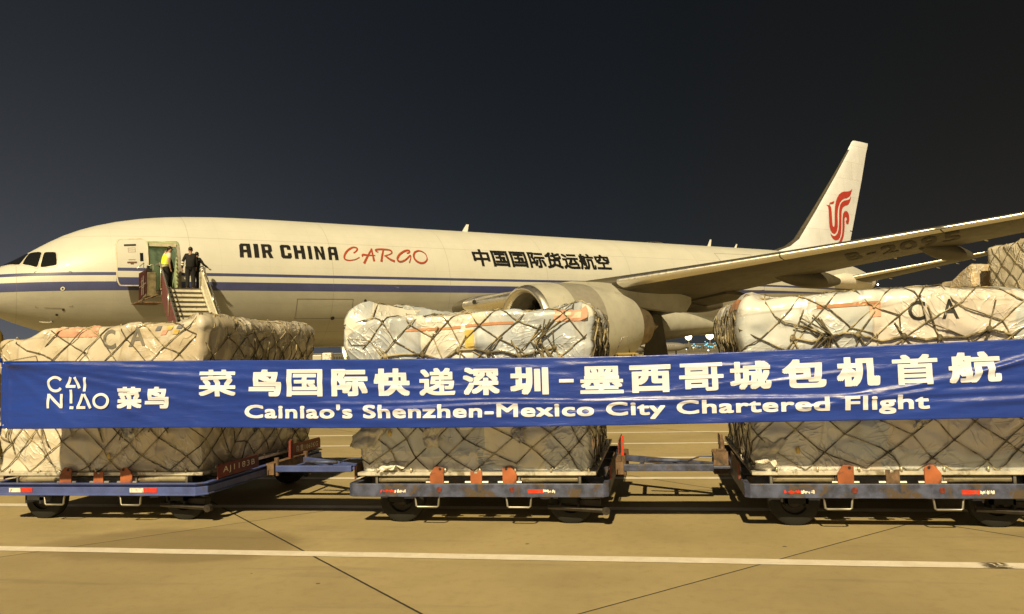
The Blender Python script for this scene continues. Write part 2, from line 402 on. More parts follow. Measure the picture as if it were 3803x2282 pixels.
# doorway: frame, green entry lining behind it
def ring_patch(outer, inner, mapf, nseg=6):
    """flat ring between two rounded rectangles (x0,x1,y0,y1,r) mapped to 3-D"""
    def rr(x0, x1, y0, y1, r):
        P = []
        for cx, cy, t0 in ((x1-r, y1-r, 0), (x0+r, y1-r, 90), (x0+r, y0+r, 180), (x1-r, y0+r, 270)):
            for k in range(nseg+1):
                t = R(t0+90*k/nseg); P.append((cx+r*math.cos(t), cy+r*math.sin(t)))
        Q = []
        for i in range(len(P)):
            a, b2 = P[i], P[(i+1) % len(P)]; n = max(1, int(math.hypot(b2[0]-a[0], b2[1]-a[1])/.12)) if (i+1) % (nseg+1) == 0 else 1
            n = 8 if (i+1) % (nseg+1) == 0 else 1
            for q in range(n): Q.append((a[0]+(b2[0]-a[0])*q/n, a[1]+(b2[1]-a[1])*q/n))
        return Q
    bm = bmesh.new(); A = [bm.verts.new(mapf(*p)) for p in rr(*outer)]; B = [bm.verts.new(mapf(*p)) for p in rr(*inner)]; n = len(A)
    for i in range(n): bm.faces.new((A[i], A[(i+1) % n], B[(i+1) % n], B[i]))
    return bm
da, db = -3*2*math.pi/NA, 8*2*math.pi/NA
obj('door_frame', ring_patch((6.0, 7.29, da-.03, db+.03, .1), (6.10, 7.17, da+.005, db-.02, .13), lambda s, a: hull(s, a, .012)), SEAL, FUS, True)
bm = bmesh.new()
y0, y1 = -3.0, -1.2
z0, z1 = ZC-.60, ZC+1.43
box(bm, 6.02, 6.08, -2.68, y1, z0, z1); box(bm, 7.2, 7.26, -2.68, y1, z0, z1); box(bm, 6.02, 7.26, y1, y1+.06, z0, z1)
box(bm, 6.02, 7.26, -2.62, y1, z1, z1+.06); box(bm, 6.02, 7.26, -2.98, y1, z0-.06, z0)
ER = obj('entry_recess', bm, GREEN, FUS)
bm = bmesh.new(); box(bm, 6.9, 7.0, -1.45, -1.22, z0, z0+1.7); box(bm, 6.1, 6.14, -1.4, -1.22, z0+.9, z0+1.2); obj('galley_gap', bm, DK, FUS)
bm = bmesh.new(); box(bm, 6.12, 7.16, -2.72, -2.62, z1-.16, z1-.02); obj('door_lintel', bm, paint('lintel_cream', (.6,.56,.42), .5), FUS)
bm = bmesh.new(); box(bm, 6.35, 6.95, -2.2, -1.9, z1-.03, z1-.003); obj('cabin_lamp', bm, plain_emit('cabin_lamp_glow', (1,.97,.72), 5), FUS)
LB = paint('latch_brown', (.20,.16,.10), .5)
for k in range(10):
    z = z0+.1+k*.17; bm = bmesh.new(); box(bm, 7.15, 7.2, -2.75-.012*(10-k)*.8, -2.66, z, z+.06); obj('door_latch', bm, LB, FUS)
bm = bmesh.new(); tube(bm, [(6.5, -2.55, z0+.05), (6.8, -2.5, z0+.08), (7.1, -2.45, z0+.05)], .06, 8); obj('floor_mat', bm, DK, FUS, True)
# the door itself, swung forward of the opening: modelled as if shut, then moved, so the stripes on it come out displaced
bm = bmesh.new(); ns, na = 6, 14
a0, a1 = -.185, .505
def dgrid(off, ins=0.):
    rs = []
    for i in range(ns+1):
        u = i/ns; row = []
        for k in range(na+1):
            v = k/na
            s = 6.07+ins+(1.14-2*ins)*u; a = a0+ins/3+(a1-a0-2*ins/3)*v
            row.append((s, a))
        rs.append(row)
    return rs
def round_in(s, a, s0, s1, a0, a1, r):
    x = min(max(s, s0+r), s1-r); y = min(max(a*3, a0*3+r), a1*3-r); dx, dy = s-x, a*3-y; d = math.hypot(dx, dy)
    if d > r: s, a = x+dx/d*r, (y+dy/d*r)/3
    return s, a
def door_layer(off):
    return [[bm.verts.new(hull(*round_in(s, a, 6.07, 7.21, a0, a1, .16), off)) for s, a in row] for row in dgrid(off)]
o1, o0 = door_layer(.0), door_layer(-.12)
for G, fl in ((o1, 0), (o0, 1)):
    for i in range(ns):
        for k in range(na): bm.faces.new((G[i][k], G[i+1][k], G[i+1][k+1], G[i][k+1]))
edge = [(i, 0) for i in range(ns)]+[(ns, k) for k in range(na)]+[(i, na) for i in range(ns, 0, -1)]+[(0, k) for k in range(na, 0, -1)]
for q in range(len(edge)):
    (i, k), (i2, k2) = edge[q], edge[(q+1) % len(edge)]
    bm.faces.new((o1[i][k], o1[i2][k2], o0[i2][k2], o0[i][k]))
DOOR = obj('cabin_door', bm, LIV, AC, True, 40); DOOR.location = (-1.26, -.46, .11)
obj('door_edge', ring_patch((6.05, 7.23, a0-.006, a1+.006, .17), (6.10, 7.18, a0+.010, a1-.010, .14), lambda s, a: hull(s, a, .006)), paint('door_edge_paint', (.62,.58,.48), .4), DOOR, True)
bm = bmesh.new(); patch(bm, 6.37, 6.80, .385, .415, .008); obj('vent_slot', bm, DK, DOOR, True)
bm = bmesh.new(); patch(bm, 6.92, 7.04, .155, .275, .008); obj('door_window', bm, GLASS, DOOR, True)
bm = bmesh.new(); patch(bm, 6.45, 6.80, .128, .150, .012); patch(bm, 6.57, 6.68, .112, .128, .012); patch(bm, 6.50, 6.75, .175, .180, .010); obj('door_handle', bm, paint('handle_brown', (.16,.09,.06), .4), DOOR, True)
bm = bmesh.new()
for aa in (.29, .322, .352): patch(bm, 6.51, 6.76, aa, aa+.004, .008)
patch(bm, 6.50, 6.51, .29, .356, .008); patch(bm, 6.76, 6.77, .29, .356, .008); obj('placard', bm, paint('placard_red', (.34,.17,.12), .6), DOOR, True)
# lettering on the hull
def on_hull(s, arc): return hull(s, arc/3.1, .02)
CH = {'A': [[(0,0),(.04,.85),(.14,1),(.62,1),(.62,0),(.40,0),(.40,.36),(.22,.36),(.20,0)], [(.23,.54),(.40,.54),(.40,.82),(.25,.82)]],
 'I': [[(0,0),(.22,0),(.24,1),(.02,1)]],
 'R': [[(0,0),(.22,0),(.22,.36),(.30,.36),(.42,0),(.66,0),(.52,.40),(.63,.50),(.63,.90),(.53,1),(0,1)], [(.22,.55),(.40,.55),(.40,.82),(.22,.82)]],
 'C': [[(.1,0),(.52,0),(.62,.1),(.62,.38),(.40,.38),(.40,.2),(.22,.2),(.22,.8),(.40,.8),(.40,.64),(.62,.64),(.62,.9),(.52,1),(.1,1),(0,.9),(0,.1)]],
 'H': [[(0,0),(.22,0),(.22,.4),(.42,.4),(.42,0),(.64,0),(.64,1),(.42,1),(.42,.62),(.22,.62),(.22,1),(0,1)]],
 'N': [[(0,0),(.2,0),(.2,.6),(.42,0),(.64,0),(.64,1),(.44,1),(.44,.42),(.22,1),(0,1)]]}
def px2s(p): f = (p-98)/1010; return 9.70+4.52*f*36.5/(39-2.5*f)
bm = bmesh.new()
for ch, x0, x1 in (('A',98,218),('I',248,300),('R',330,440),('C',522,630),('H',660,770),('I',803,843),('N',875,972),('A',1008,1108)):
    b = cut_bm(fit_bm(poly_bm(CH[ch]), px2s(x0), px2s(x1), .92, 1.62), .12, 'y'); map_bm(b, on_hull)
    me = bpy.data.meshes.new('t'); b.to_mesh(me); b.free(); bm.from_mesh(me); bpy.data.meshes.remove(me)
obj('airline_lettering', bm, INK, FUS)
def stroke(bm, pts, wfun, mapf, lift):
    P = []
    for i in range(len(pts)-1):                                     # smooth the hand-drawn line
        p0, p1, p2, p3 = pts[max(i-1, 0)], pts[i], pts[i+1], pts[min(i+2, len(pts)-1)]
        for q in range(6):
            t = q/6; P.append(tuple(.5*(2*p1[k]+(p2[k]-p0[k])*t+(2*p0[k]-5*p1[k]+4*p2[k]-p3[k])*t*t+(3*p1[k]-p0[k]-3*p2[k]+p3[k])*t**3) for k in (0, 1)))
    P.append(pts[-1]); n = len(P); A = []; B = []
    for i, p in enumerate(P):
        a, b2 = P[max(i-1, 0)], P[min(i+1, n-1)]; dx, dy = b2[0]-a[0], b2[1]-a[1]; d = math.hypot(dx, dy) or 1; w = wfun(i/(n-1))/2
        A.append(bm.verts.new(mapf(p[0]-dy/d*w, p[1]+dx/d*w, lift))); B.append(bm.verts.new(mapf(p[0]+dy/d*w, p[1]-dx/d*w, lift)))
    for i in range(n-1): bm.faces.new((A[i], A[i+1], B[i+1], B[i]))
CARGO={'C':[(15.03,1.32),(15.23,1.48),(15.26,1.62),(15.07,1.65),(14.78,1.47),(14.57,1.21),(14.53,1.0),(14.73,0.92),(15.06,0.98),(15.29,1.1)],'A1':[(16.01,1.64),(16.0,1.24),(16.01,0.92)],'A2':[(16.03,1.61),(15.7,1.15),(15.47,0.79)],'A3':[(15.44,1.14),(15.49,1.25),(15.75,1.23),(16.12,1.23)],'R1':[(16.32,1.43),(16.22,1.48),(16.25,1.57),(16.56,1.61),(16.96,1.58),(17.05,1.45),(16.91,1.33),(16.58,1.22)],'R2':[(16.63,1.6),(16.47,1.2),(16.38,0.91)],'R3':[(16.64,1.25),(16.85,1.06),(17.1,0.95)],'G':[(17.84,1.43),(17.99,1.48),(18.02,1.6),(17.79,1.57),(17.45,1.35),(17.26,1.08),(17.38,0.94),(17.69,1.05),(18.01,1.31),(17.98,1.12),(17.87,0.9)],'O':[(18.92,1.18),(18.88,1.08),(18.8,1.0),(18.71,0.94),(18.6,0.91),(18.49,0.91),(18.38,0.95),(18.29,1.01),(18.22,1.1),(18.19,1.2),(18.2,1.31),(18.25,1.42),(18.32,1.51),(18.42,1.57),(18.54,1.61),(18.65,1.6),(18.75,1.56),(18.84,1.49),(18.9,1.4),(18.92,1.29),(18.92,1.18)]}
bm = bmesh.new()
for i, (k, pts) in enumerate(CARGO.items()):
    stroke(bm, pts, (lambda t: .05+.05*math.sin(math.pi*min(1, t*1.1+.05))) if k not in ('A1','A2','R2','R3') else (lambda t: .075+.04*t), lambda s, a, l: hull(s, a/3.1, l), .012+.0022*i)
obj('airline_lettering', bm, RED, FUS, recalc=False)
b = cut_bm(fit_bm(text_bm('中国国际货运航空'), 21.70, 31.06, .87, 1.87), .14, 'y')
obj('airline_lettering', thick(b, .036, .030, lambda s, a_, l: hull(s, a_/3.1, l), .02, .001), INK, FUS, recalc=False)
# small hull fittings
def disc(bm, s, a, r, off=.012, n=14):
    c = hull(s, a, off); t = (hull(s+.05, a, off)-c).normalized(); u = (hull(s, a+.02, off)-c).normalized()
    bm.faces.new([bm.verts.new(c+t*r*math.cos(q*2*math.pi/n)+u*r*math.sin(q*2*math.pi/n)) for q in range(n)])
for s, a, r in ((2.85,-.683,.055),(3.06,-.556,.05),(15.51,-.325,.07),(15.02,-.545,.08),(14.01,-.615,.10)):
    bm = bmesh.new(); disc(bm, s, a, r); obj('drain_port', bm, DK, FUS)
bm = bmesh.new(); disc(bm, 3.02, -.133, .08); obj('drain_port', bm, paint('port_ring', (.6,.58,.5), .4), FUS)
bm = bmesh.new(); disc(bm, 3.02, -.133, .04, .016); obj('drain_port', bm, DK, FUS)
MG = paint('mark_grey', (.12,.10,.08), .6)
for s, a, ds, dn in ((2.12,-.533,.1,.05),(3.35,-.486,-.1,.05),(2.09,.357,.08,-.05),(3.31,.174,-.08,-.05)):
    bm = bmesh.new(); patch(bm, min(s, s+ds), max(s, s+ds), a, a+.006, .01, 2, 1); patch(bm, s, s+.018, min(a, a+dn*.6), max(a, a+dn*.6), .011, 1, 2); obj('hatch_mark', bm, MG, FUS)
bm = bmesh.new(); patch(bm, 2.42, 3.1, -.535, -.525, .01, 4, 1); obj('hatch_mark', bm, MG, FUS)
# outlines of hold doors and access panels on the lower hull, and of the main deck door aft of the wing
SEAM = paint('seam_line', (.10,.095,.08), .6)
for s0, s1, a0, a1, w in ((12.2,14.9,-.62,-.30,.018),(9.2,9.9,-.75,-.60,.014),(16.6,17.1,-.50,-.42,.014),(17.9,18.4,-.50,-.42,.014),(41.0,44.7,-.10,.85,.02),(7.6,8.3,-.85,-.72,.014)):
    bm = bmesh.new(); da_ = w/3.1
    patch(bm, s0, s1, a0, a0+da_, .006, 12, 1); patch(bm, s0, s1, a1-da_, a1, .006, 12, 1); patch(bm, s0, s0+w, a0, a1, .0075, 1, 10); patch(bm, s1-w, s1, a0, a1, .0075, 1, 10)
    obj('panel_outline', bm, SEAM, FUS)
bm = bmesh.new(); p = hull(2.67, -.9, 0); tube(bm, [p, p+Vector((0,-.16,-.05)), p+Vector((-.1,-.2,-.04)), p+Vector((-.42,-.22,.0))], [.05,.045,.035,.012], 8); obj('air_probe', bm, GREY, FUS, True)
def blade(bm, s, l, z, h, c, sw, th=.03):
    pts = [L(s, l, z-.15), L(s+c, l, z-.15), L(s+c*.72+sw, l, z+h), L(s+c*.38+sw, l, z+h)]
    prism(bm, [p+Vector((0, -th/2, 0)) for p in pts], (0, th, 0))
for s, h, c in ((22.6,.46,.44),(42.6,.52,.38),(45.4,.32,.28)):
    bm = bmesh.new(); blade(bm, s, 0, 3.1, h, c, .26); obj('blade_antenna', bm, WHF, FUS)
bm = bmesh.new(); rings(bm, [[hull(36.6+t*1.6, math.pi/2+(q-3)*.035, .02+.07*math.sin(math.pi*t)) for q in range(7)] for t in (0,.25,.5,.75,1)], False, False); obj('antenna_fairing', bm, MT['white'], FUS, True)
# belly fairing around the wing root
bm = bmesh.new(); rs = []
fw = pchip([16,18,20.5,24,32,37,41], [2.2,2.75,3.2,3.5,3.5,3.2,2.4]); fb = pchip([16,18,20.5,24,34,38,41], [-2.6,-3.1,-3.4,-3.6,-3.6,-3.3,-2.9]); ft = pchip([16,18,20.5,24,34,38,41], [-2.3,-1.75,-1.3,-1.0,-1.0,-1.5,-2.3])
for i in range(31):
    s = 16+25*i/30; w, b0, t0 = fw(s), fb(s), ft(s); zc, h = (b0+t0)/2, (t0-b0)/2
    rs.append([L(s, w*math.copysign(abs(math.cos(q*math.pi/16))**.7, math.cos(q*math.pi/16)), zc+h*math.copysign(abs(math.sin(q*math.pi/16))**.8, math.sin(q*math.pi/16))) for q in range(32)])
rings(bm, rs); obj('belly_fairing', bm, GREY, AC, True, 60)
# wings
LEs = pchip([0,3.1,10,20,28.5,31,32.4], [18.5,20.5,25.0,31.5,37.05,39.3,41.0]); TEs = pchip([0,3.1,10,14,20,28.5,32.4], [34.0,34.2,34.7,35.3,37.0,40.0,41.6]); 
def wz(l): return -1.58+.096*l+.0006*max(0, l-8)**2
def airfoil(l, x, up):
    c = TEs(l)-LEs(l); th = (.112-.0008*l)*c
    y = th/.2*(.2969*math.sqrt(x)-.126*x-.3516*x*x+.2843*x**3-.1015*x**4)
    return (y*1.0 if up else -y*.9)-.02*c*x
XS = [0,.004,.015,.035,.07,.12,.2,.32,.46,.62,.78,.9,1.0]
LS = [2.0,3.1,5,7,9,11,14,17,20,23,26,28.5,30,31.2,32,32.4]
def wing(side):
    bm = bmesh.new(); rs = []
    for l in LS:
        c = TEs(l)-LEs(l); r = [L(LEs(l)+c*x, side*l, wz(l)+airfoil(l, x, True)) for x in XS]+[L(LEs(l)+c*x, side*l, wz(l)+airfoil(l, x, False)) for x in XS[-2:0:-1]]
        rs.append(r)
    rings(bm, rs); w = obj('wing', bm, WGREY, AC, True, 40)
    # metal slats along the leading edge, in sections
    for a, e in ((3.3, 8.6), (10.1, 16.2), (16.25, 21.4), (21.45, 26.6), (26.65, 30.5)):
        bm = bmesh.new(); rs = []
        xs = [.045,.03,.018,.009,.003,0]
        for q in range(6):
            l = a+(e-a)*q/5; c = TEs(l)-LEs(l)
            rs.append([L(LEs(l)+c*x-.008, side*l, wz(l)+airfoil(l, x, True)+.012) for x in xs]+[L(LEs(l)+c*x-.008, side*l, wz(l)+airfoil(l, x, False)-.012) for x in xs[-2::-1]])
        rings(bm, rs, False, False); obj('slat', bm, CHROME, w, True, 60)
    for l, ln, d in ((6.4, 5.2, 1.0), (13.6, 5.0, .9), (19.6, 4.2, .72)):
        bm = bmesh.new(); s0 = TEs(l)-ln*.62; rs = []
        for q in range(13):
            t = q/12; rw = .40*math.sin(math.pi*min(1, t*.82+.06))**.7; rh = d*.55*math.sin(math.pi*min(1, t*.86+.05))**.75
            zc = wz(l)-.26-.22*t
            rs.append([L(s0+ln*t, side*(l+rw*math.cos(k*math.pi/8)), zc+rh*math.sin(k*math.pi/8)) for k in range(16)])
        rings(bm, rs); obj('flap_fairing', bm, WGREY, w, True, 50)
    bm = bmesh.new(); rs = []                                        # drooped flap edge behind the rear spar
    for l in (3.4, 6, 9.2, 9.8):
        s = TEs(l); rs.append([L(s-1.7, side*l, wz(l)-.28), L(s-.6, side*l, wz(l)-.34), L(s+.3, side*l, wz(l)-.62), L(s-.6, side*l, wz(l)-.52), L(s-1.7, side*l, wz(l)-.46)])
    rings(bm, rs); obj('flap', bm, WGREY, w, True, 40)
    for l in (17.2, 20.8, 22.6, 25.2):
        bm = bmesh.new(); s = TEs(l); tube(bm, [L(s-.1, side*l, wz(l)-.05), L(s+.35, side*l, wz(l)-.1)], .035, 6); obj('static_wick', bm, CHROME, w, True)
    return w
WL = wing(1); WR = wing(-1)
def under(x, y, lift):                                                     # registration below the left wing: x along the span, y towards the leading edge
    s = 32.72+x*.41-y*.88; l = 17.15+x*.91+y*.45; c = TEs(l)-LEs(l); xx = min(.98, max(.02, (s-LEs(l))/c))
    return L(s, l, wz(l)+airfoil(l, xx, False)-.012-lift)
bm = bmesh.new(); RG = paint('faded_lettering', (.018,.016,.012), .5)
for ch, x0, x1 in (('B',0,.58),('-',.82,1.15),('2',1.41,2.0),('0',2.14,2.75),('9',2.97,3.50),('5',3.77,4.36)):
    t = cut_bm(fit_bm(text_bm(ch), x0, x1, 0.7 if ch == '-' else 0, 0.95 if ch == '-' else 1.7), .2); t = thick(t, .030, .05, under, 0, .0008)
    me = bpy.data.meshes.new('t'); t.to_mesh(me); t.free(); bm.from_mesh(me); bpy.data.meshes.remove(me)
obj('registration_lettering', bm, RG, WL, recalc=False)
# engines
def engine(side):
    le, zc = 9.6*side, -2.72
    def at(prof, n=48): 
        bm = bmesh.new(); lathe(bm, prof, n, L(0, le, zc)); return bm
    e = obj('engine', at([(20.15,1.93),(20.6,1.985),(21.3,2.03),(22.2,2.04),(23.2,2.0),(24.2,1.88),(25.1,1.68),(25.8,1.44),(25.8,1.40),(25.0,1.45)]), GREY, AC, True, 40)
    obj('cowl_band', at([(21.55,2.043),(22.6,2.043),(23.15,2.012)]), paint('cowl_grey_dark', (.27,.262,.235), .42, var=.08), e, True)
    obj('inlet_lip', at([(20.15,1.935),(20.0,1.89),(19.9,1.80),(19.88,1.72),(19.95,1.64),(20.15,1.585)]), CHROME, e, True)
    obj('inlet_duct', at([(20.15,1.585),(20.6,1.58),(21.2,1.63),(21.4,1.63)]), paint('duct_grey', (.22,.21,.18), .5), e, True)
    bm = bmesh.new()
    for k in range(22):
        t = k*2*math.pi/22; rs = []
        for r, tw in ((.45,.5),(1.0,.8),(1.6,1.05)):
            dx, dt = .18*math.cos(tw), .18*math.sin(tw)/r
            rs.append([L(21.25+dx*q, le+r*math.cos(t+dt*q), zc+r*math.sin(t+dt*q)) for q in (-1, 0, 1)])
        rings(bm, rs, False, False)
    obj('fan', bm, DK, e, True)
    obj('spinner', at([(20.75,.02),(20.95,.25),(21.25,.45),(21.5,.5)]), DK, e, True)
    obj('fan_hub_wall', at([(21.55,1.62),(21.56,.3)]), DK, e)
    obj('core_cowl', at([(24.6,1.30),(25.8,1.15),(26.6,.98),(27.0,.86),(27.0,.80)]), HOT, e, True, 40)
    obj('exhaust_cone', at([(26.4,.62),(27.0,.52),(27.7,.25),(28.1,.02)]), HOT, e, True)
    bm = bmesh.new(); rs = []
    for s, z1, z0, w in ((21.6,-.72,-.78,.03),(22.6,-.60,-1.2,.2),(24.2,-.62,-1.6,.27),(27.2,-.85,-1.86,.30),(29.2,-1.1,-2.02,.27),(29.9,-1.2,-2.06,.20),(30.5,-1.3,-1.58,.03)):
        rs.append([L(s, le+w, z1), L(s, le+w, z0), L(s, le-w, z0), L(s, le-w, z1)])
    rings(bm, rs); obj('pylon', bm, GREY, AC, True, 40)
engine(1); engine(-1)
for sgn in (1, -1):
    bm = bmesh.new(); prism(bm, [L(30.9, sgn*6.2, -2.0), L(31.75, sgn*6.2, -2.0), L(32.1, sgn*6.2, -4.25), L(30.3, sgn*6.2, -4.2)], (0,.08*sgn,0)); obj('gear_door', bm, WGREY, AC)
    bm = bmesh.new(); c0 = L(21.05, sgn*3.95, -1.12); bm.faces.new([bm.verts.new(c0+Vector((-.10-.0*k, -sgn*.20*math.cos(k*.5236)-sgn*.0, .11*math.sin(k*.5236)))) for k in range(12)]); obj('landing_lamp', bm, DK, AC)
# fin
FZ = [(2.6,48.6,59.0),(3.1,49.8,59.3),(3.5,51.3,59.55),(4.1,52.5,59.85),(6.5,55.0,60.85),(9.5,58.0,62.1),(12.0,60.4,63.05),(12.7,61.0,63.38),(12.87,61.25,63.4)]
def fin_x(z, x): 
    for (z0, a0, b0), (z1, a1, b1) in zip(FZ, FZ[1:]):
        if z <= z1: break
    t = (z-z0)/(z1-z0); a, b2 = a0+(a1-a0)*t, b0+(b1-b0)*t
    return a+(b2-a)*x, b2-a
def fin_h(x, c): return .09*c/.2*(.2969*math.sqrt(x)-.126*x-.3516*x*x+.2843*x**3-.1015*x**4)
def fin_mat():
    b = NB('fin_paint'); n = b.noise(.9, 5); br = b.node('TexBrick', {'Vector': b.mapping((1, 1, 1), (R(90), R(-32), 0)), 'Scale': .42, 'Mortar Size': .006, 'Color1': (1,1,1,1), 'Color2': (.93,.92,.90,1), 'Mortar': (.72,.68,.60,1), 'Brick Width': .9, 'Row Height': .62})
    sep = b.node('SeparateXYZ', {0: b.tc.outputs['Object']})
    return b.out(b.mix(.75, b.mix(b.step(n, .3, .7), (.72,.76,.88), (.80,.85,.98)), br.outputs[0], 'MULTIPLY'), .42)
bm = bmesh.new(); rs = []
FX = [0,.01,.03,.07,.14,.25,.4,.6,.8,1]
for z, a, b2 in FZ:
    c = b2-a; k = .5 if z > 12.8 else 1
    rs.append([L(a+c*x, k*fin_h(x, c), z) for x in FX]+[L(a+c*x, -k*fin_h(x, c), z) for x in FX[-2:0:-1]])
rings(bm, rs); FIN = obj('tail_fin', bm, fin_mat(), AC, True, 40)
bm = bmesh.new(); rs = []
for z, a, b2 in FZ[:-2]:
    c = b2-a; rs.append([L(a+c*x-.015, fin_h(x, c)+.008, z) for x in (.05,.03,.01,0)]+[L(a+c*x-.015, -fin_h(x, c)-.008, z) for x in (.01,.03,.05)])
rings(bm, rs, False, False); obj('leading_edge', bm, paint('fin_edge_grey', (.13,.12,.10), .4, .5), FIN, True)
PHX=[[(56.4,7.02),(56.63,7.01),(56.77,6.89),(56.8,6.64),(56.78,6.18),(56.75,5.65),(56.77,5.26),(56.86,5.02),(57.05,4.82),(57.3,4.73),(57.51,4.75),(57.73,4.89),(57.89,5.11),(57.97,5.36),(58.0,5.72),(58.01,6.08),(58.04,6.44),(58.14,6.8),(58.29,7.1),(58.49,7.37),(58.82,7.61),(59.13,7.74),(59.57,7.82),(59.88,7.94),(60.15,8.11),(60.33,8.38),(60.47,8.68),(60.25,8.53),(59.93,8.42),(59.56,8.36),(59.13,8.32),(58.76,8.21),(58.38,8.0),(58.08,7.69),(57.89,7.39),(57.75,7.06),(57.64,6.63),(57.59,6.2),(57.55,5.7),(57.49,5.41),(57.39,5.28),(57.28,5.29),(57.2,5.43),(57.18,5.85),(57.19,6.31),(57.19,6.74),(57.15,6.88),(57.07,6.99),(56.97,7.03)],[(56.94,7.03),(56.99,7.17),(57.09,7.26),(57.3,7.31),(57.51,7.36),(57.67,7.45),(57.65,7.34),(57.53,7.19),(57.34,7.14),(57.14,7.14),(57.02,7.08),(57.02,7.03)],[(60.2,8.04),(60.06,7.84),(59.8,7.7),(59.42,7.63),(59.05,7.55),(58.7,7.38),(58.47,7.15),(58.33,6.85),(58.26,6.45),(58.23,6.02),(58.17,5.55),(58.08,5.12),(57.9,4.83),(57.64,4.62),(57.37,4.53),(57.08,4.59),(56.84,4.74),(56.88,4.62),(57.06,4.39),(57.34,4.25),(57.66,4.22),(57.99,4.3),(58.25,4.49),(58.44,4.85),(58.54,5.4),(58.58,5.94),(58.63,6.48),(58.73,6.77),(58.9,7.0),(59.19,7.15),(59.56,7.23),(59.82,7.35),(60.06,7.59),(60.22,7.89)],[(59.3,6.74),(59.05,6.65),(58.86,6.46),(58.77,6.16),(58.73,5.77),(58.7,5.4),(58.65,5.01),(58.5,4.61),(58.13,4.16),(57.75,3.93),(58.25,3.95),(58.55,4.2),(58.79,4.51),(58.96,4.99),(59.04,5.42),(59.06,5.86),(59.07,6.04),(59.15,6.19),(59.28,6.25),(59.39,6.2),(59.43,6.06),(59.4,5.97),(59.25,5.92),(59.26,5.8),(59.37,5.68),(59.54,5.64),(59.71,5.73),(59.83,6.05),(59.82,6.34),(59.71,6.58),(59.51,6.72)]]
bm = bmesh.new()
for p in PHX:
    b = cut_bm(poly_bm([p]), .5); 
    def on_fin(s, z):
        a, c = fin_x(z, 0); x = min(.99, max(0, (s-a)/c)); return L(s, fin_h(x, c)+.02, z)
    map_bm(b, on_fin); me = bpy.data.meshes.new('t'); b.to_mesh(me); b.free(); bm.from_mesh(me); bpy.data.meshes.remove(me)
obj('tail_emblem', bm, RED2, FIN)
bm = bmesh.new(); stroke(bm, [(59.9, 5.15), (60.3, 5.1)], lambda t: .05, lambda s, z, l: on_fin(s, z), 0); obj('rudder_gap', bm, DK, FIN)
# horizontal stabilisers
for sgn in (1, -1):
    bm = bmesh.new(); rs = []; rl = []
    for l in (.5, 1.5, 4, 7, 9.6, 10.4, 10.8):
        a = 55.4+.653*l+(0 if l < 9.6 else (l-9.6)*.5); te = 61.0+.28*l; c = te-a; z = .70+.158*l
        up = lambda x: .10*c/.2*(.2969*math.sqrt(x)-.126*x-.3516*x*x+.2843*x**3-.1015*x**4)
        rs.append([L(a+c*x, sgn*l, z+up(x)) for x in FX]+[L(a+c*x, sgn*l, z-up(x)) for x in FX[-2:0:-1]])
        if l >= 1.5 and l < 10: rl.append([L(a+c*x-.012, sgn*l, z+up(x)+.01) for x in (.06,.03,.01,0)]+[L(a+c*x-.012, sgn*l, z-up(x)-.01) for x in (.01,.03,.06)])
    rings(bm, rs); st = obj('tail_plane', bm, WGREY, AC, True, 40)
    bm = bmesh.new(); rings(bm, rl, False, False); obj('leading_edge', bm, CHROME, st, True)
    for l in (2.2, 5.6, 6.9, 8.0, 9.2):
        bm = bmesh.new(); tube(bm, [L(60.9+.28*l, sgn*l, .66+.158*l), L(61.35+.28*l, sgn*l, .62+.158*l)], .035, 6); obj('static_wick', bm, CHROME, st, True)
    bm = bmesh.new(); rs = []
    for s, w, h in ((53.6,.05,.05),(54.6,.45,.4),(56.5,.8,.62),(59.0,.6,.55),(61.5,.3,.3)):
        y = sgn*(WID(s)-.15); rs.append([L(s, y+w*math.cos(k*math.pi/6), .78+h*math.sin(k*math.pi/6)) for k in range(12)])
    rings(bm, rs); obj('root_fairing', bm, MT['white'], AC, True)
bm = bmesh.new(); lathe(bm, [(62.75,.42),(63.1,.30),(63.3,.16),(63.3,.13)], 20, L(0,0,.88)); obj('exhaust_outlet', bm, HOT, AC, True)
tl = plain_emit('tail_lamp', (1,.98,.9), 16)
bm = bmesh.new(); lathe(bm, [(63.25,.02),(63.3,.07),(63.38,.05),(63.41,.01)], 10, L(0,.12,.72)); obj('tail_light', bm, tl, AC, True)
# landing gear
def wheel_bm(r, w, org, n=28):
    bm = bmesh.new(); lathe(bm, [(-w/2,r*.55),(-w/2,r*.9),(-w*.38,r),(w*.38,r),(w/2,r*.9),(w/2,r*.55)], n, org, 'y'); return bm
GZ = lambda s: -s*math.tan(R(.75))
for s, l, n, r, w in ((5.9,0,1,.52,.4),(31.8,5.4,3,.66,.5),(31.8,-5.4,3,.66,.5)):
    gz = GZ(s)
    bm = bmesh.new(); tube(bm, [Vector((s,-l,gz+r)), Vector((s,-l,3.3 if n == 1 else 4.2))], .13 if n == 1 else .22, 12); tube(bm, [Vector((s,-l,gz+r+.5)), Vector((s-1.4,-l,3.2 if n == 1 else 3.6))], .07, 8)
    gp = obj('landing_gear', bm, MT['steel'], AC, True)
    for q in range(n):
        for e in (-.38, .38):
            sx = s+(q-(n-1)/2)*1.45; obj('wheel', wheel_bm(r, w, (sx, -l+e*(1 if n == 1 else 1.5), gz+r-.01*0)), MT['black'], gp, True, 40)
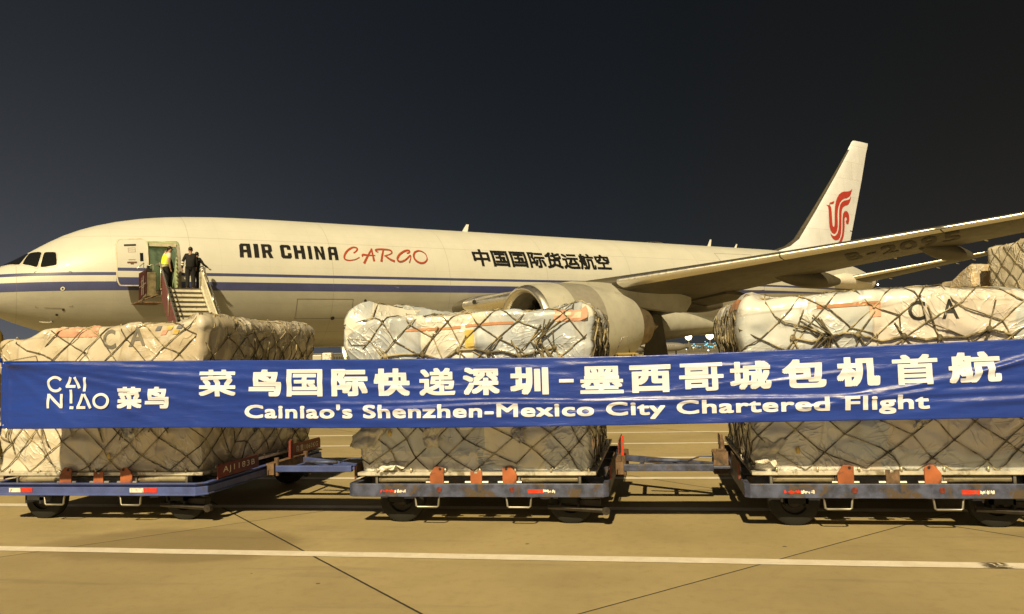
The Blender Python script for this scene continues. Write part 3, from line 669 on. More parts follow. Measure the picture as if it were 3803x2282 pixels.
# ------------------------------------------------------------------ boarding stairs at the open door
PYAW = Matrix.Rotation(TH, 4, 'Z')
def at_plane(s, l, yaw=0.):
    p = PM @ L(s, l, 0); return Matrix.Translation((p.x, p.y, 0)) @ PYAW @ Matrix.Rotation(yaw, 4, 'Z')
ST = empty('boarding_stairs', at_plane(7, 3.1), 'white boarding stairs with maroon side panels leading up to the open aircraft door', 'boarding stairs')
CREAM = paint('stair_cream_paint', (.70,.67,.56), .4, var=.08, dirt=(.45,.40,.30), dscale=5, dlo=.56)
MARO = paint('stair_maroon_panel', (.155,.055,.062), .4, var=.15)
OLIVE = paint('stair_guard_canvas', (.17,.145,.085), .5, var=.35, scale=5)
def q(s, l, z): return Vector((s-7, -(l-3.1), z+5.41))
PZ = -.66
bm = bmesh.new(); box(bm, -.76, .72, -1.74, -.03, PZ+5.41-.04, PZ+5.41); obj('platform', bm, CREAM, ST)
bm = bmesh.new(); box(bm, -.72, .68, -1.70, -.1, PZ+5.41-.22, PZ+5.41-.045); obj('platform_frame', bm, CREAM, ST)
NS = 24; bm = bmesh.new()
for k in range(NS):
    z = PZ+5.41-.2*k; y = -1.75-.26*k
    box(bm, -.70, .64, y-.02, y, z-.165, z-.028)
obj('stair_risers', bm, CREAM, ST)
bm = bmesh.new()
for k in range(NS):
    z = PZ+5.41-.2*k; y = -1.75-.26*k
    box(bm, -.70, .64, y-.26 , y-.022, z-.2, z-.167)
    box(bm, -.70, .64, y-.045, y-.0, z-.026, z+.002)
obj('stair_treads', bm, paint('tread_dark', (.09,.08,.06), .6, .3), ST)
bm = bmesh.new()
def slope(l): return PZ-.2*(l-4.85)/.26
def side_panel(x, t, up0, up1, mat, name, l0=4.85, l1=10.9, parent=ST):
    bm = bmesh.new(); pts = [q(x, l0, slope(l0)-.45), q(x, l0, slope(l0)+up1), q(x, l1, slope(l1)+up1), q(x, l1, slope(l1)-.45)]
    prism(bm, pts, (t, 0, 0)); return obj(name, bm, mat, parent)
pl = side_panel(6.20, .05, 0, .50, MARO, 'side_panel'); pr = side_panel(7.68, .05, 0, .66, CREAM, 'side_panel')
side_panel(6.255, .02, 0, .1, CREAM, 'stringer'); side_panel(7.655, .02, 0, .1, CREAM, 'stringer')
# white lettering block low on the maroon panel
bm = bmesh.new(); prism(bm, [q(6.195, 7.0, slope(7.0)-.15), q(6.195, 7.0, slope(7.0)+.25), q(6.195, 7.6, slope(7.6)+.25), q(6.195, 7.6, slope(7.6)-.15)], (-.01, 0, 0)); obj('panel_plate', bm, MT['whiteref'], pl)
for x, up in ((6.16, .98), (7.76, .92)):
    bm = bmesh.new()
    tube(bm, [q(x, 3.9, PZ+.02+up), q(x, 4.75, PZ+up), q(x, 10.9, slope(10.9)+up), q(x, 11.2, slope(11.2)+up-.3)], .028, 8)
    for l in (4.9, 6.4, 7.9, 9.4, 10.8): tube(bm, [q(x, l, slope(l)), q(x, l, slope(l)+up)], .018, 6)
    obj('handrail', bm, CHROME, ST, True)
bm = bmesh.new(); tube(bm, [q(6.42, 5.4, slope(5.4)+.4), q(6.42, 10.6, slope(10.6)+.4)], .022, 8); obj('inner_rail', bm, CHROME, ST, True)
bm = bmesh.new(); tube(bm, [q(8.02, 6.4, slope(6.4)+.1), q(8.02, 9.2, slope(9.2)+.1)], .03, 8); tube(bm, [q(7.72, 6.6, slope(6.6)), q(8.02, 6.6, slope(6.6)+.08)], .02, 6); obj('outer_rail', bm, CHROME, ST, True)
# canvas guards at the platform, the left one carrying a white sign
bm = bmesh.new(); prism(bm, [q(5.40, 4.75, -1.17), q(5.70, 4.55, -.83), q(5.70, 4.55, .07), q(5.40, 4.75, -.12)], (.02, .03, 0)); pg = obj('guard_panel', bm, MARO, ST)
bm = bmesh.new()
e1 = lambda u, v: q(5.40+.30*u, 4.76-.2*u, -1.17+.34*u+v)+Vector((-.004, -.012, 0))
for u0, u1, v0, v1 in ((.36,.43,.12,.80),(.55,.62,.10,.84),(.08,.96,.475,.505)): prism(bm, [e1(u0, v0-.1*u0), e1(u1, v0-.1*u1), e1(u1, v1-.1*u1), e1(u0, v1-.1*u0)], (.002, .006, 0))
for u0, u1, v0, v1 in ((.28,.5,.60,.64),(.47,.7,.33,.37)): prism(bm, [e1(u0, v0), e1(u1, v0), e1(u1, v1), e1(u0, v1)], (.002, .006, 0))
obj('guard_sign', bm, MT['whiteref'], pg)
bm = bmesh.new(); box(bm, -1.29, -.93, -1.42, -.5, 5.41-.98, 5.41-.03); obj('guard_box', bm, OLIVE, ST, bevel=.03)
bm = bmesh.new(); box(bm, -1.65, -.75, -1.5, -.2, 5.41-1.24, 5.41-1.19); tube(bm, [Vector((-1.6, -1.45, 4.2)), Vector((-.9, -1.45, 4.5))], .03, 6); obj('guard_shelf', bm, MT['rust'], ST)
bm = bmesh.new(); tube(bm, [q(5.62, 4.4, -.05), q(5.63, 4.4, .34), q(5.36, 4.6, .08)], .022, 6); tube(bm, [q(5.98, 4.3, -.3), q(5.98, 4.3, .33), q(5.80, 4.3, .22), q(5.80, 4.3, -.3)], .02, 6); obj('guard_post', bm, CHROME, ST, True)
bm = bmesh.new(); box(bm, -1.28, -1.08, -1.35, -1.1, 5.41-.03, 5.41+.12); tube(bm, [Vector((-1.2,-1.2,5.5)), Vector((-1.2,-1.2,5.66))], .05, 8); obj('control_box', bm, MT['black'], ST)
bm = bmesh.new(); prism(bm, [q(7.62, 4.75, PZ), q(7.94, 4.55, PZ+.05), q(7.94, 4.55, .0), q(7.74, 4.7, .12), q(7.62, 4.75, .0)], (.0, .03, 0)); obj('guard_panel', bm, CREAM, ST)
bm = bmesh.new(); tube(bm, [q(7.94, 4.3, PZ), q(7.94, 4.3, .27), q(7.74, 4.4, .10)], .022, 6); tube(bm, [q(7.94, 4.3, .27), q(7.94, 3.5, .27), q(7.94, 3.5, PZ)], .022, 6); obj('guard_post', bm, CHROME, ST, True)
# the truck under the stairs
bm = bmesh.new(); box(bm, -.85, .85, -9.2, -1.2, .45, .75); 
for y in (-8.2, -2.4):
    for x in (-.6, .6): box(bm, x-.06, x+.06, y-.06, y+.06, .75, 3.7 if y > -3 else 1.0)
box(bm, -.6, .6, -2.5, -2.3, 3.5, 3.7); obj('chassis', bm, MT['steel'], ST)
for y in (-8.0, -2.6):
    for x in (-.75, .75): 
        bm = bmesh.new(); lathe(bm, [(-.12,.2),(-.12,.36),(-.08,.4),(.08,.4),(.12,.36),(.12,.2)], 24, (x, y, .4), 'x'); obj('wheel', bm, MT['black'], ST, True, 40)
# ------------------------------------------------------------------ people
def skin(verts, edges, mat, name, parent, sub=2):
    """one continuous surface grown round a skeleton of (point, radius)"""
    me = bpy.data.meshes.new(name); me.from_pydata([v[0] for v in verts], edges, [])
    o = bpy.data.objects.new(name, me); COL.objects.link(o)
    mo = o.modifiers.new('skin', 'SKIN'); mo.use_smooth_shade = True
    for i, v in enumerate(verts):
        r = v[1]; me.skin_vertices[0].data[i].radius = (r, r) if isinstance(r, (int, float)) else r
        me.skin_vertices[0].data[i].use_root = (i == 0)
    o.modifiers.new('sub', 'SUBSURF').levels = sub; o.modifiers['sub'].render_levels = sub
    bpy.context.view_layer.update()
    m2 = bpy.data.meshes.new_from_object(o.evaluated_get(bpy.context.evaluated_depsgraph_get())); m2.materials.clear(); m2.materials.append(mat); m2.name = name
    for p in m2.polygons: p.use_smooth = True
    bpy.data.objects.remove(o); bpy.data.meshes.remove(me)
    o2 = bpy.data.objects.new(name, m2); COL.objects.link(o2); o2.parent = parent
    return o2
SKIN = paint('skin', (.36,.21,.14), .5, var=.1); SKIND = SKIN
HAIR = paint('black_hair', (.012,.010,.009), .5)
BLK = paint('black_cloth', (.007,.007,.008), .85, var=.3); SHIRT = paint('white_shirt', (.62,.60,.56), .7)
HIVIS = paint('hivis_yellow', (.62,.75,.02), .6, var=.08); REFL = paint('reflective_tape', (.75,.74,.70), .3, .2)
def person(mat, label, lean=0., head=(0,0), arms=None, short=False, vest=False, tape=False, H=1.72):
    """stands at the origin facing +y; lean tips the trunk forward (m at the head)"""
    P = empty('person', mat, label, 'person'); k = H/1.72
    def v(x, y, z): return Vector((x*k, (y+lean*max(0, z-.92)/.75)*k, z*k))
    hp = v(0,0,.93); hd = v(head[0], head[1]+.02, 1.60)
    V = [(hp,.105*k)]; E = []
    def add(p, r, par): V.append((p, r)); E.append((par, len(V)-1)); return len(V)-1
    ch = add(v(0,.0,1.10), (.125*k,.09*k), 0); c2 = add(v(0,0,1.30), (.145*k,.10*k), ch); nk = add(v(0,.01,1.44), .075*k, c2)
    n2 = add(v(head[0]*.5,.02+head[1]*.5,1.49), .055*k, nk); h1 = add(hd+Vector((0,.01,-.05))*k, (.068*k,.075*k), n2); h2 = add(hd+Vector((0,.005,.03))*k, (.078*k,.09*k), h1); h3 = add(hd+Vector((0,-.005,.095))*k, (.055*k,.065*k), h2)
    nose = add(hd+Vector((0,.098,-.012))*k, .016*k, h2)
    for sx in (-1, 1):
        add(hd+Vector((sx*.088,-.005,-.01))*k, .02*k, h2)
        a = add(v(sx*.085,0,.86), .075*k, 0); a = add(v(sx*.105,.015,.50), .062*k, a); a = add(v(sx*.11,-.02,.12), .042*k, a); a = add(v(sx*.115,.0,.045), .045*k, a); add(v(sx*.13,.16,.03), .035*k, a)
    AR = arms or (((-.25,.02,1.10),(-.27,.10,.86)), ((.25,.02,1.10),(.27,.10,.86)))
    hands = []
    for sx, (el, wr) in zip((-1, 1), AR):
        a = add(v(sx*.165,0,1.40), .062*k, c2); e_ = v(*el) if len(el) == 3 else Vector(el[:3]); w_ = v(*wr)
        a2 = add(e_, .043*k, a); a3 = add(w_, .029*k, a2); d = (w_-e_).normalized(); side = d.cross(Vector((0, 1, .3))).normalized()
        pm = add(w_+d*.05*k, (.036*k,.022*k), a3); hands.append((w_+d*.085*k, d, side, sx))
    b = skin(V, E, SKIN, 'body', P)
    for o_, d, side, sx in hands:                                    # five fingers rooted in each palm
        VV = [(o_-d*.03*k, .02*k)]; EE = []
        for i in range(4):
            p = o_+side*(i-1.5)*.019*k; ln = (.065,.075,.07,.055)[i]*k
            VV += [(p, .0085*k), (p+d*ln*.55+Vector((0,.006,-.004)), .008*k), (p+d*ln+Vector((0,.02,-.006)), .007*k)]; n = len(VV); EE += [(0, n-3), (n-3, n-2), (n-2, n-1)]
        p = o_-d*.03*k+side*.03*k*(-sx); VV += [(p, .010*k), (p+side*(-sx)*.018*k+d*.045*k+Vector((0,.015,0)), .0085*k)]; n = len(VV); EE += [(0, n-2), (n-2, n-1)]
        skin(VV, EE, SKIN, 'hand', P, 1)
    # hair cap
    bm = bmesh.new(); bmesh.ops.create_uvsphere(bm, u_segments=16, v_segments=10, radius=1)
    for w in bm.verts:
        w.co = Vector((w.co.x*.088, w.co.y*.104, w.co.z*.10))
        if w.co.y > .055 and w.co.z < .05: w.co.y = .055
        if w.co.z < -.05: w.co.z = -.05; w.co.x *= .85
        w.co = hd+Vector((0,-.012,.045))*k+w.co*k
    obj('hair', bm, HAIR, P, True)
    # trousers
    T = [(v(0,0,.97), (.165*k,.135*k))]; TE = []
    for sx in (-1, 1):
        n = len(T); T += [(v(sx*.092,0,.84), .122*k), (v(sx*.105,.015,.5), .095*k), (v(sx*.11,-.01,.07), .075*k)]; TE += [(0, n), (n, n+1), (n+1, n+2)]
    skin(T, TE, BLK, 'trousers', P)
    T = [(v(0,0,.80), (.185*k,.15*k)), (v(0,0,1.02), (.20*k,.16*k)), (v(0,0,1.30), (.21*k,.155*k)), (v(0,.01,1.42), (.11*k,.095*k))]; TE = [(0,1),(1,2),(2,3)]
    for sx, (el, wr) in zip((-1, 1), AR):
        sh = v(sx*.165,0,1.40); e_, w_ = v(*el), v(*wr); n = len(T)
        T += [(sh, .078*k)]; TE += [(2, n)]
        if short: T += [(sh.lerp(e_, .7), .066*k)]; TE += [(n, n+1)]
        else: T += [(e_, .056*k), (e_.lerp(w_, .95), .043*k)]; TE += [(n, n+1), (n+1, n+2)]
    skin(T, TE, SHIRT if short else BLK, 'shirt' if short else 'jacket', P)
    if vest:
        T = [(v(0,0,.84), (.205*k,.17*k)), (v(0,0,1.05), (.22*k,.175*k)), (v(0,-.015,1.28), (.22*k,.175*k)), (v(0,-.015,1.41), (.14*k,.11*k))]
        ve = skin(T, [(0,1),(1,2),(2,3)], HIVIS, 'vest', P)
        for z in (1.00, 1.13):
            bm = bmesh.new(); rs = []
            for dz in (-.022, .022): rs.append([v(.205*math.cos(t*math.pi/12), .165*math.sin(t*math.pi/12), z+dz) for t in range(24)])
            rings(bm, rs, True, False); obj('reflective_strip', bm, REFL, ve, True)
    if tape:
        el, wr = AR[0]; e_, w_ = v(*el), v(*wr)
        for t in (.10, .42):
            c = e_.lerp(w_, t); d = (w_-e_).normalized(); bm = bmesh.new(); tube(bm, [c-d*.03, c+d*.03], .062*k, 12); obj('reflective_strip', bm, REFL, P, True)
    bm = bmesh.new()
    for sx in (-1, 1):
        rs = []
        for y, w, h in ((-.09,.03,.05),(-.05,.045,.085),(.03,.048,.08),(.12,.05,.055),(.18,.035,.035)): rs.append([v(sx*(.115+.05*max(0,y))+w*math.cos(t*math.pi/5), y, .012+(h if math.sin(t*math.pi/5) > 0 else .012)*math.sin(t*math.pi/5)) for t in range(10)])
        b2 = bmesh.new(); rings(b2, rs); obj('shoe', b2, MT['black'], P, True)
    bm.free()
    return P
def stand(s, l, yaw, z=PZ): return Matrix.Translation((0, 0, 5.415+z)) @ at_plane(s, l, yaw)
person(stand(6.42, 4.25, R(-72)), 'man in yellow reflective vest, white short sleeves and black trousers in the aircraft doorway', .17, (0,.05), (((-.24,.03,1.12),(-.22,.16,.95)), ((.25,.0,1.10),(.24,.10,.84))), short=True, vest=True)
person(stand(6.72, 3.7, R(80)), 'man in dark clothes half hidden behind the man in the yellow vest', .10, (0,.02), (((-.25,.05,1.12),(-.16,.28,1.10)), ((.25,.0,1.10),(.24,.10,.84))), H=1.66)
person(stand(7.36, 4.35, R(-12)), 'man in black jacket with pale arm bands seen from behind on the stair platform', .05, (.01,.0), (((-.28,-.02,1.12),(-.30,.06,.84)), ((.24,.02,1.10),(.22,.14,.90))), tape=True, H=1.72)
person(stand(7.64, 4.0, R(-35)), 'man in dark jacket behind the black jacketed man, one hand on the right handrail', .10, (.0,.03), (((-.25,.02,1.10),(-.27,.10,.86)), ((.30,.10,1.16),(.44,.30,1.02))), H=1.58)
# ------------------------------------------------------------------ pallet dollies
def sweep_frame(bm, hx, hy, ch, prof):
    """chamfered rectangle path, prof = list of (outward, z)"""
    P = [(hx-ch,-hy),(hx,-hy+ch),(hx,hy-ch),(hx-ch,hy),(-hx+ch,hy),(-hx,hy-ch),(-hx,-hy+ch),(-hx+ch,-hy)]
    n = len(P); rs = []
    for i in range(n):
        p0, p1, p2 = Vector(P[i-1]), Vector(P[i]), Vector(P[(i+1) % n]); a = (p1-p0).normalized(); b = (p2-p1).normalized()
        na, nb = Vector((a.y,-a.x)), Vector((b.y,-b.x)); mi = (na+nb).normalized(); mi = mi/mi.dot(na)
        rs.append([(p1.x+mi.x*o, p1.y+mi.y*o, z) for o, z in prof])
    rs.append(rs[0]); rings(bm, rs, True, False); bmesh.ops.remove_doubles(bm, verts=bm.verts, dist=1e-5)
BOARD = {}
def dolly(x, y, label, fresh, num):
    D = empty('cargo_dolly', Vector((x, y, 0)), label, 'cargo dolly', 'pallet dollies coupled in a row')
    bl = MT['blue'] if fresh else MT['dkblue']
    bm = bmesh.new()
    if fresh: prof = [(-.07,.31),(.0,.31),(.0,.325),(-.012,.325),(-.012,.40),(-.045,.402),(-.045,.428),(.0,.430),(.0,.442),(-.07,.442)]
    else: prof = [(-.06,.31),(.0,.31),(.0,.442),(-.012,.444),(-.012,.432),(-.06,.432)]
    sweep_frame(bm, 1.33, 1.57, .10 if fresh else .05, prof); fr = obj('frame', bm, bl, D, bevel=.006)
    bm = bmesh.new()
    for yy in (-1.0,-.35,.35,1.0): box(bm, -1.26, 1.26, yy-.05, yy+.05, .33, .43)
    for xx in (-.7, .7): box(bm, xx-.05, xx+.05, -1.5, 1.5, .28, .36)
    obj('cross_member', bm, MT['dkblue'], D)
    # rollers under the pallet
    for yy in (-1.38,-.9,.0,.9,1.38):
        for x0, x1 in ((-1.05,-.50), (.45,1.02)):
            bm = bmesh.new(); lathe(bm, [(x0,.012),(x0,.036),(x1,.036),(x1,.012)], 14, (0, yy, .462), 'x', True); ro = obj('roller', bm, paint('roller_steel', (.40,.36,.26), .4, .4, var=.2, dirt=(.2,.15,.1), dscale=8) if 'rl' not in BOARD else BOARD['rl'], D, True, 40)
            BOARD['rl'] = ro.data.materials[0]
            for xx in (x0-.02, x1+.02): bm = bmesh.new(); box(bm, xx-.012, xx+.012, yy-.045, yy+.045, .405, .492); obj('roller_bracket', bm, MT['steel'], D)
    # orange pallet stops, a square one between two cut-off ones, on the front and on the back
    for sy in (-1, 1):
        for xx, kind in ((-.41,-1),(0,0),(.34,1)):
            if kind: pf = [(-.07,.40),(.07,.40),(.075,.585),(.03,.60),(-.02,.60),(-.075,.52)] if kind < 0 else [(-.07,.40),(.07,.40),(.075,.52),(.02,.60),(-.03,.60),(-.07,.575)]
            else: pf = [(-.06,.41),(.06,.41),(.06,.555),(.012,.555),(.012,.53),(-.022,.53),(-.022,.555),(-.06,.555)]
            bm = bmesh.new(); yb = sy*1.475; prism(bm, [(xx+a, yb, z) for a, z in pf], (0, .018, 0)); sb = obj('pallet_stop', bm, MT['orange'] if kind or fresh else MT['rust'] if x > 0 else MT['orange'], D, bevel=.004)
            if kind:
                bm = bmesh.new(); lathe(bm, [(-.002,.014),(-.002,.001)], 10, (xx+(.035 if kind < 0 else -.03), yb-.002, .575), 'y'); obj('stop_hole', bm, DK, sb)
            bm = bmesh.new(); lathe(bm, [(xx-.12,.004),(xx-.12,.018),(xx+.12,.018),(xx+.12,.004)], 8, (0, yb+.03, .435), 'x', True); obj('stop_pin', bm, MT['steel'], sb, True, 30)
    # bent-bar steps under the front rail
    for xx in (-.50, .44):
        bm = bmesh.new(); tube(bm, [(xx-.17,-1.53,.312),(xx-.125,-1.53,.305),(xx-.115,-1.53,.215),(xx-.10,-1.53,.205),(xx+.10,-1.53,.205),(xx+.115,-1.53,.215),(xx+.125,-1.53,.305),(xx+.17,-1.53,.312)], .011, 8)
        obj('step_loop', bm, MT['steel'], D, True)
    # wheels: fixed pair, steered pair with its linkage
    for sx in (-1, 1):
        for sy in (-1, 1):
            wx, wy = sx*.85+(.0 if sx < 0 else .08), sy*1.22
            r = .235
            bm = bmesh.new(); lathe(bm, [(-.085,r*.55),(-.085,r*.86),(-.06,r),(.06,r),(.085,r*.86),(.085,r*.55)], 32, (wx, wy, r), 'y'); wh = obj('wheel', bm, MT['black'], D, True, 40)
            bm = bmesh.new(); lathe(bm, [(-.07,r*.56),(-.05,r*.5),(-.045,.07),(-.075,.06),(-.075,.005)], 24, (wx, wy, r), 'y'); lathe(bm, [(.07,r*.56),(.045,.07),(.07,.005)], 24, (wx, wy, r), 'y'); obj('rim', bm, MT['grime'], wh, True, 40)
            bm = bmesh.new(); box(bm, wx-.10, wx+.10, wy-.22, wy-.15, .235, .31); box(bm, wx-.1, wx-.08, wy-.22, wy+.2, .2, .31); box(bm, wx+.08, wx+.1, wy-.22, wy+.2, .2, .31); obj('axle_guard', bm, paint('guard_blue', (.16,.19,.27), .5, var=.2) if 'gd' not in BOARD else BOARD['gd'], D); BOARD['gd'] = D.children[-1].data.materials[0]
            if sx > 0:
                bm = bmesh.new(); tube(bm, [(wx-.22, wy-.17, .19),(wx+.36, wy-.17, .155)], .03, 8); lathe(bm, [(-.04,.005),(-.04,.04),(.02,.04)], 14, (wx+.36, wy-.18, .155), 'y'); box(bm, wx+.02, wx+.3, wy-.16, wy-.05, .19, .25); obj('steering_link', bm, MT['grime'], D, True, 30)
    bm = bmesh.new()
    for sx in (-.85, .93): tube(bm, [(sx,-1.2,.235),(sx,1.2,.235)], .035, 8)
    obj('axle', bm, MT['rust'], D)
    # number boards on both ends
    for sx in (-1, 1):
        for y0, y1, zz, t in ((-1.31,-.41,.455,num),(.50,1.37,.475,'自重1060KG')):
            zt = zz+.15; bm = bmesh.new(); X = sx*1.345
            prism(bm, [(X,y0,zz),(X,y1,zz),(X,y1,zt-.03),(X,y1-.03,zt),(X,y0+.03,zt),(X,y0,zt-.03)], (-sx*.012,0,0)); bd = obj('number_board', bm, MT['maroon'] if fresh else MT['rust'], D, bevel=.003)
            bm = bmesh.new(); box(bm, X-.013, X+.002, y0-.002, y0+.012, zz-.01, zt-.02); obj('board_edge', bm, MT['redworn'], bd)
            if t:
                b = fit_bm(text_bm(t, .008, 1.25), y0+.10, y1-.10, zz+.03, zt-.035)
                XX = X+sx*.003
                if sx > 0: map_bm(b, lambda u, w: Vector((XX, u, w)))
                else: ym = (y0+y1); map_bm(b, lambda u, w: Vector((XX, ym-u, w)))
                obj('number_lettering', b, MT['numwhite'], bd)
    # reflector tape along the front rail (worn away where the photo shows it worn)
    for xa, w1, w2, wornness in ((-.90,.15,.15,0 if fresh else 1),(.62,.17,.16,0 if fresh else .15)):
        yv = -1.57-.0025 if not fresh else -1.561
        if fresh: segs = (('reflector', xa-w1, xa, MT['whiteref'], 0), ('reflector', xa, xa+w2, MT['redref'], 0))
        else: segs = (('reflector', xa-.08, xa+.07, MT['redref'], wornness), ('reflector', xa+.072, xa+.19, MT['whiteref'], 1))
        for nme, a, b2, mt, wo in segs:
            bm = bmesh.new(); rnd = random.Random(int(a*1000)+int(x*10)); n = 14
            if wo == 0: box(bm, a+.002, b2-.002, yv-.002, yv, .345, .392)
            else:
                A = []; B = []
                for i in range(n+1):
                    t = a+(b2-a)*i/n; A.append((t, yv-.001, 0.348+rnd.uniform(0,.018)*wo)); B.append((t, yv-.001, .390-rnd.uniform(0,.020)*wo))
                Av = [bm.verts.new(p) for p in A]; Bv = [bm.verts.new(p) for p in B]
                for i in range(n):
                    if rnd.random() > .08*wo: bm.faces.new((Av[i], Av[i+1], Bv[i+1], Bv[i]))
            obj(nme, bm, mt, D, recalc=False)
    if not fresh:
        for xx in (-.36, .38):
            bm = bmesh.new(); lathe(bm, [(-1.5735,.028),(-1.5735,.001)], 14, (xx,0,.385), 'y'); obj('reflector', bm, MT['redworn'], D)
    # A-shaped tow bar to the next dolly, and the hitch it hooks into
    bm = bmesh.new()
    def beam(p, q_, w, z0, z1):
        p, q_ = Vector(p), Vector(q_); d = (q_-p).normalized(); n = Vector((-d.y, d.x, 0))*w/2
        prism(bm, [(*(p+n).xy, z0),(*(p-n).xy, z0),(*(q_-n).xy, z0),(*(q_+n).xy, z0)], (0,0,z1-z0))
    beam((1.36,-.10,0),(2.42,-.12,0),.07,.35,.425); beam((1.36,.72,0),(2.42,.0,0),.06,.36,.43); beam((1.62,-.1,0),(1.62,.55,0),.05,.37,.41); beam((2.0,-.1,0),(2.0,.30,0),.05,.37,.41)
    beam((2.38,-.08,0),(2.66,-.08,0),.07,.37,.40)
    tb = obj('tow_bar', bm, bl, D, bevel=.006)
    bm = bmesh.new(); tube(bm, [(1.7,.12,.44),(2.15,.05,.44)], .02, 8); tube(bm, [(2.15,.14,.43),(2.28,.14,.475),(2.5,.1,.48),(2.56,.06,.43)], .010, 6); obj('tow_handle', bm, MT['dkblue'], tb, True)
    bm = bmesh.new(); lathe(bm, [(-.03,.035),(-.03,.06),(.0,.07),(.03,.06),(.03,.035)], 16, (2.70,-.08,.385), 'z'); obj('tow_eye', bm, MT['steel'], tb, True)
    bm = bmesh.new(); box(bm, 1.32, 1.42, -.18, .80, .32, .46); tube(bm, [(1.42,-.10,.30),(1.42,-.10,.52)], .03, 8); tube(bm, [(1.42,.72,.30),(1.42,.72,.50)], .03, 8); obj('tow_hinge', bm, MT['rust'], D)
    bm = bmesh.new()
    for yy in (-.02,.24): box(bm, -1.50, -1.34, yy-.012, yy+.012, .30, .55)
    for zz in (.31,.40,.52): box(bm, -1.505, -1.34, -.012, .225, zz, zz+.02)
    tube(bm, [(-1.47,.11,.28),(-1.47,.11,.56)], .018, 8); obj('hitch', bm, MT['rust'], D)
    bm = bmesh.new(); prism(bm, [(-1.36,.34,.45),(-1.36,.44,.45),(-1.36,.44,.66),(-1.36,.40,.70),(-1.36,.36,.68)], (-.03,0,0)); obj('lock_lever', bm, MT['rust'], D)
    bm = bmesh.new(); prism(bm, [(1.38,.30,.45),(1.38,.38,.45),(1.38,.38,.66),(1.38,.35,.70),(1.38,.31,.68)], (.03,0,0)); obj('lock_lever', bm, MT['redworn'] if fresh else MT['redref'], D)
    return D
dolly(-6.10, 9.27, 'bright blue dolly with board AJ1183B and white and red reflectors under the leftmost load', True, 'AJ1183B')
dolly(-1.82, 9.27, 'faded blue dolly under the middle load, between the two tow bars', False, None)
dolly(2.11, 9.27, 'rusty faded blue dolly under the load on the right, cut by the frame', False, None)
# ------------------------------------------------------------------ wrapped and netted pallet loads
def film_material(seed, tints, clear):
    """clear plastic film stretched over cartons: the cartons' colours show through, pale highlights are painted along the creases"""
    b = NB('film_wrapped_cartons'); o = b.tc.outputs['Object']
    mp = b.mapping((1, 1, 1), (0, 0, 0), (seed*3.7, seed*1.9, seed*.8))
    vo = b.node('TexVoronoi', {'Vector': b.mapping((1.75, 1.75, 2.1), (0, 0, 0), (seed*1.3, seed*.7, .35)), 'Scale': 1.0, 'Randomness': .45}); vo.distance = 'CHEBYCHEV'
    cr = b.node('ValToRGB'); e = cr.color_ramp.elements
    sx = b.node('SeparateXYZ', {0: vo.outputs['Color']}); b.L.new(sx.outputs[0], cr.inputs[0]); cr.color_ramp.interpolation = 'CONSTANT'
    while len(e) < len(tints): e.new(.5)
    for i, (k, c) in enumerate(zip(e, tints)): k.position = i/len(tints); k.color = (*c, 1)
    c = b.mix(b.math('MULTIPLY', b.step(b.noise(1.3, 5, .6, .8, mp), .35, .7), .22), cr.outputs[0], (.62,.60,.53))
    ve = b.node('TexVoronoi', {'Vector': b.mapping((1.75, 1.75, 2.1), (0, 0, 0), (seed*1.3, seed*.7, .35)), 'Scale': 1.0, 'Randomness': .45}, feature='DISTANCE_TO_EDGE')
    c = b.mix(b.math('MULTIPLY', b.math('SUBTRACT', 1.0, b.step(ve.outputs['Distance'], .0, .035)), .35), c, (.24,.21,.16))
    # creases in the film: long thin folds running several ways
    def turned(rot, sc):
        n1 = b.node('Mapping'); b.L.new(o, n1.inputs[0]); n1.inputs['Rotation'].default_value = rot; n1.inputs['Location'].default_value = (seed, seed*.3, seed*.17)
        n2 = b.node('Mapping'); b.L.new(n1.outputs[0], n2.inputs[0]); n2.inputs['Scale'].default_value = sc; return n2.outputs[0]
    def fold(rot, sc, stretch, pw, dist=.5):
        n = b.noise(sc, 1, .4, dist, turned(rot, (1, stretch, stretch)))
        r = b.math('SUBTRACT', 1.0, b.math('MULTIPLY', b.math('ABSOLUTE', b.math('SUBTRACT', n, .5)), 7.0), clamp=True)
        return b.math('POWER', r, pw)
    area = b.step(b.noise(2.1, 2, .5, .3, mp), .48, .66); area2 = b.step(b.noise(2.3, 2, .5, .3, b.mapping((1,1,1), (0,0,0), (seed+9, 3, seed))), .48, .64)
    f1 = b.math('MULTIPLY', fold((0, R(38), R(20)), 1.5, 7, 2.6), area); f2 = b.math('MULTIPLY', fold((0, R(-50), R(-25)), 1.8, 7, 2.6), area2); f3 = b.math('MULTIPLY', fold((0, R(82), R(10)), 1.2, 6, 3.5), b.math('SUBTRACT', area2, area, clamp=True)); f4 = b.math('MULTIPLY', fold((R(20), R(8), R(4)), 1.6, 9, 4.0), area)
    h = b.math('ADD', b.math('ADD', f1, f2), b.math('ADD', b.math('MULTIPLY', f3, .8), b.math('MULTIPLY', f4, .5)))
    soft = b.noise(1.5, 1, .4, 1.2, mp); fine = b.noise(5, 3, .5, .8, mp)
    c = b.mix(b.math('MULTIPLY', b.step(h, .40, 1.0), .50), c, (.88,.89,.90))  # white streaks on creases: film whitening and highlights, painted into the base colour
    # a milky veil where several layers of film overlap
    c = b.mix(b.math('MULTIPLY', b.step(b.noise(2.6, 5, .55, 1.2, b.mapping((1,1,.6), (0, R(30), 0), (seed*2, 0, 0))), .45, .65), .34), c, (.70,.72,.74))
    nb = b.bump(b.math('ADD', b.math('MULTIPLY', h, .30), b.math('MULTIPLY', soft, 2.6)), .70, .045)
    return b.out(c, b.math('MULTIPLY_ADD', fine, .22, .20), 0., nb, Coat_Weight=clear, Coat_Roughness=.12, Coat_Normal=nb, Specular_IOR_Level=.7)
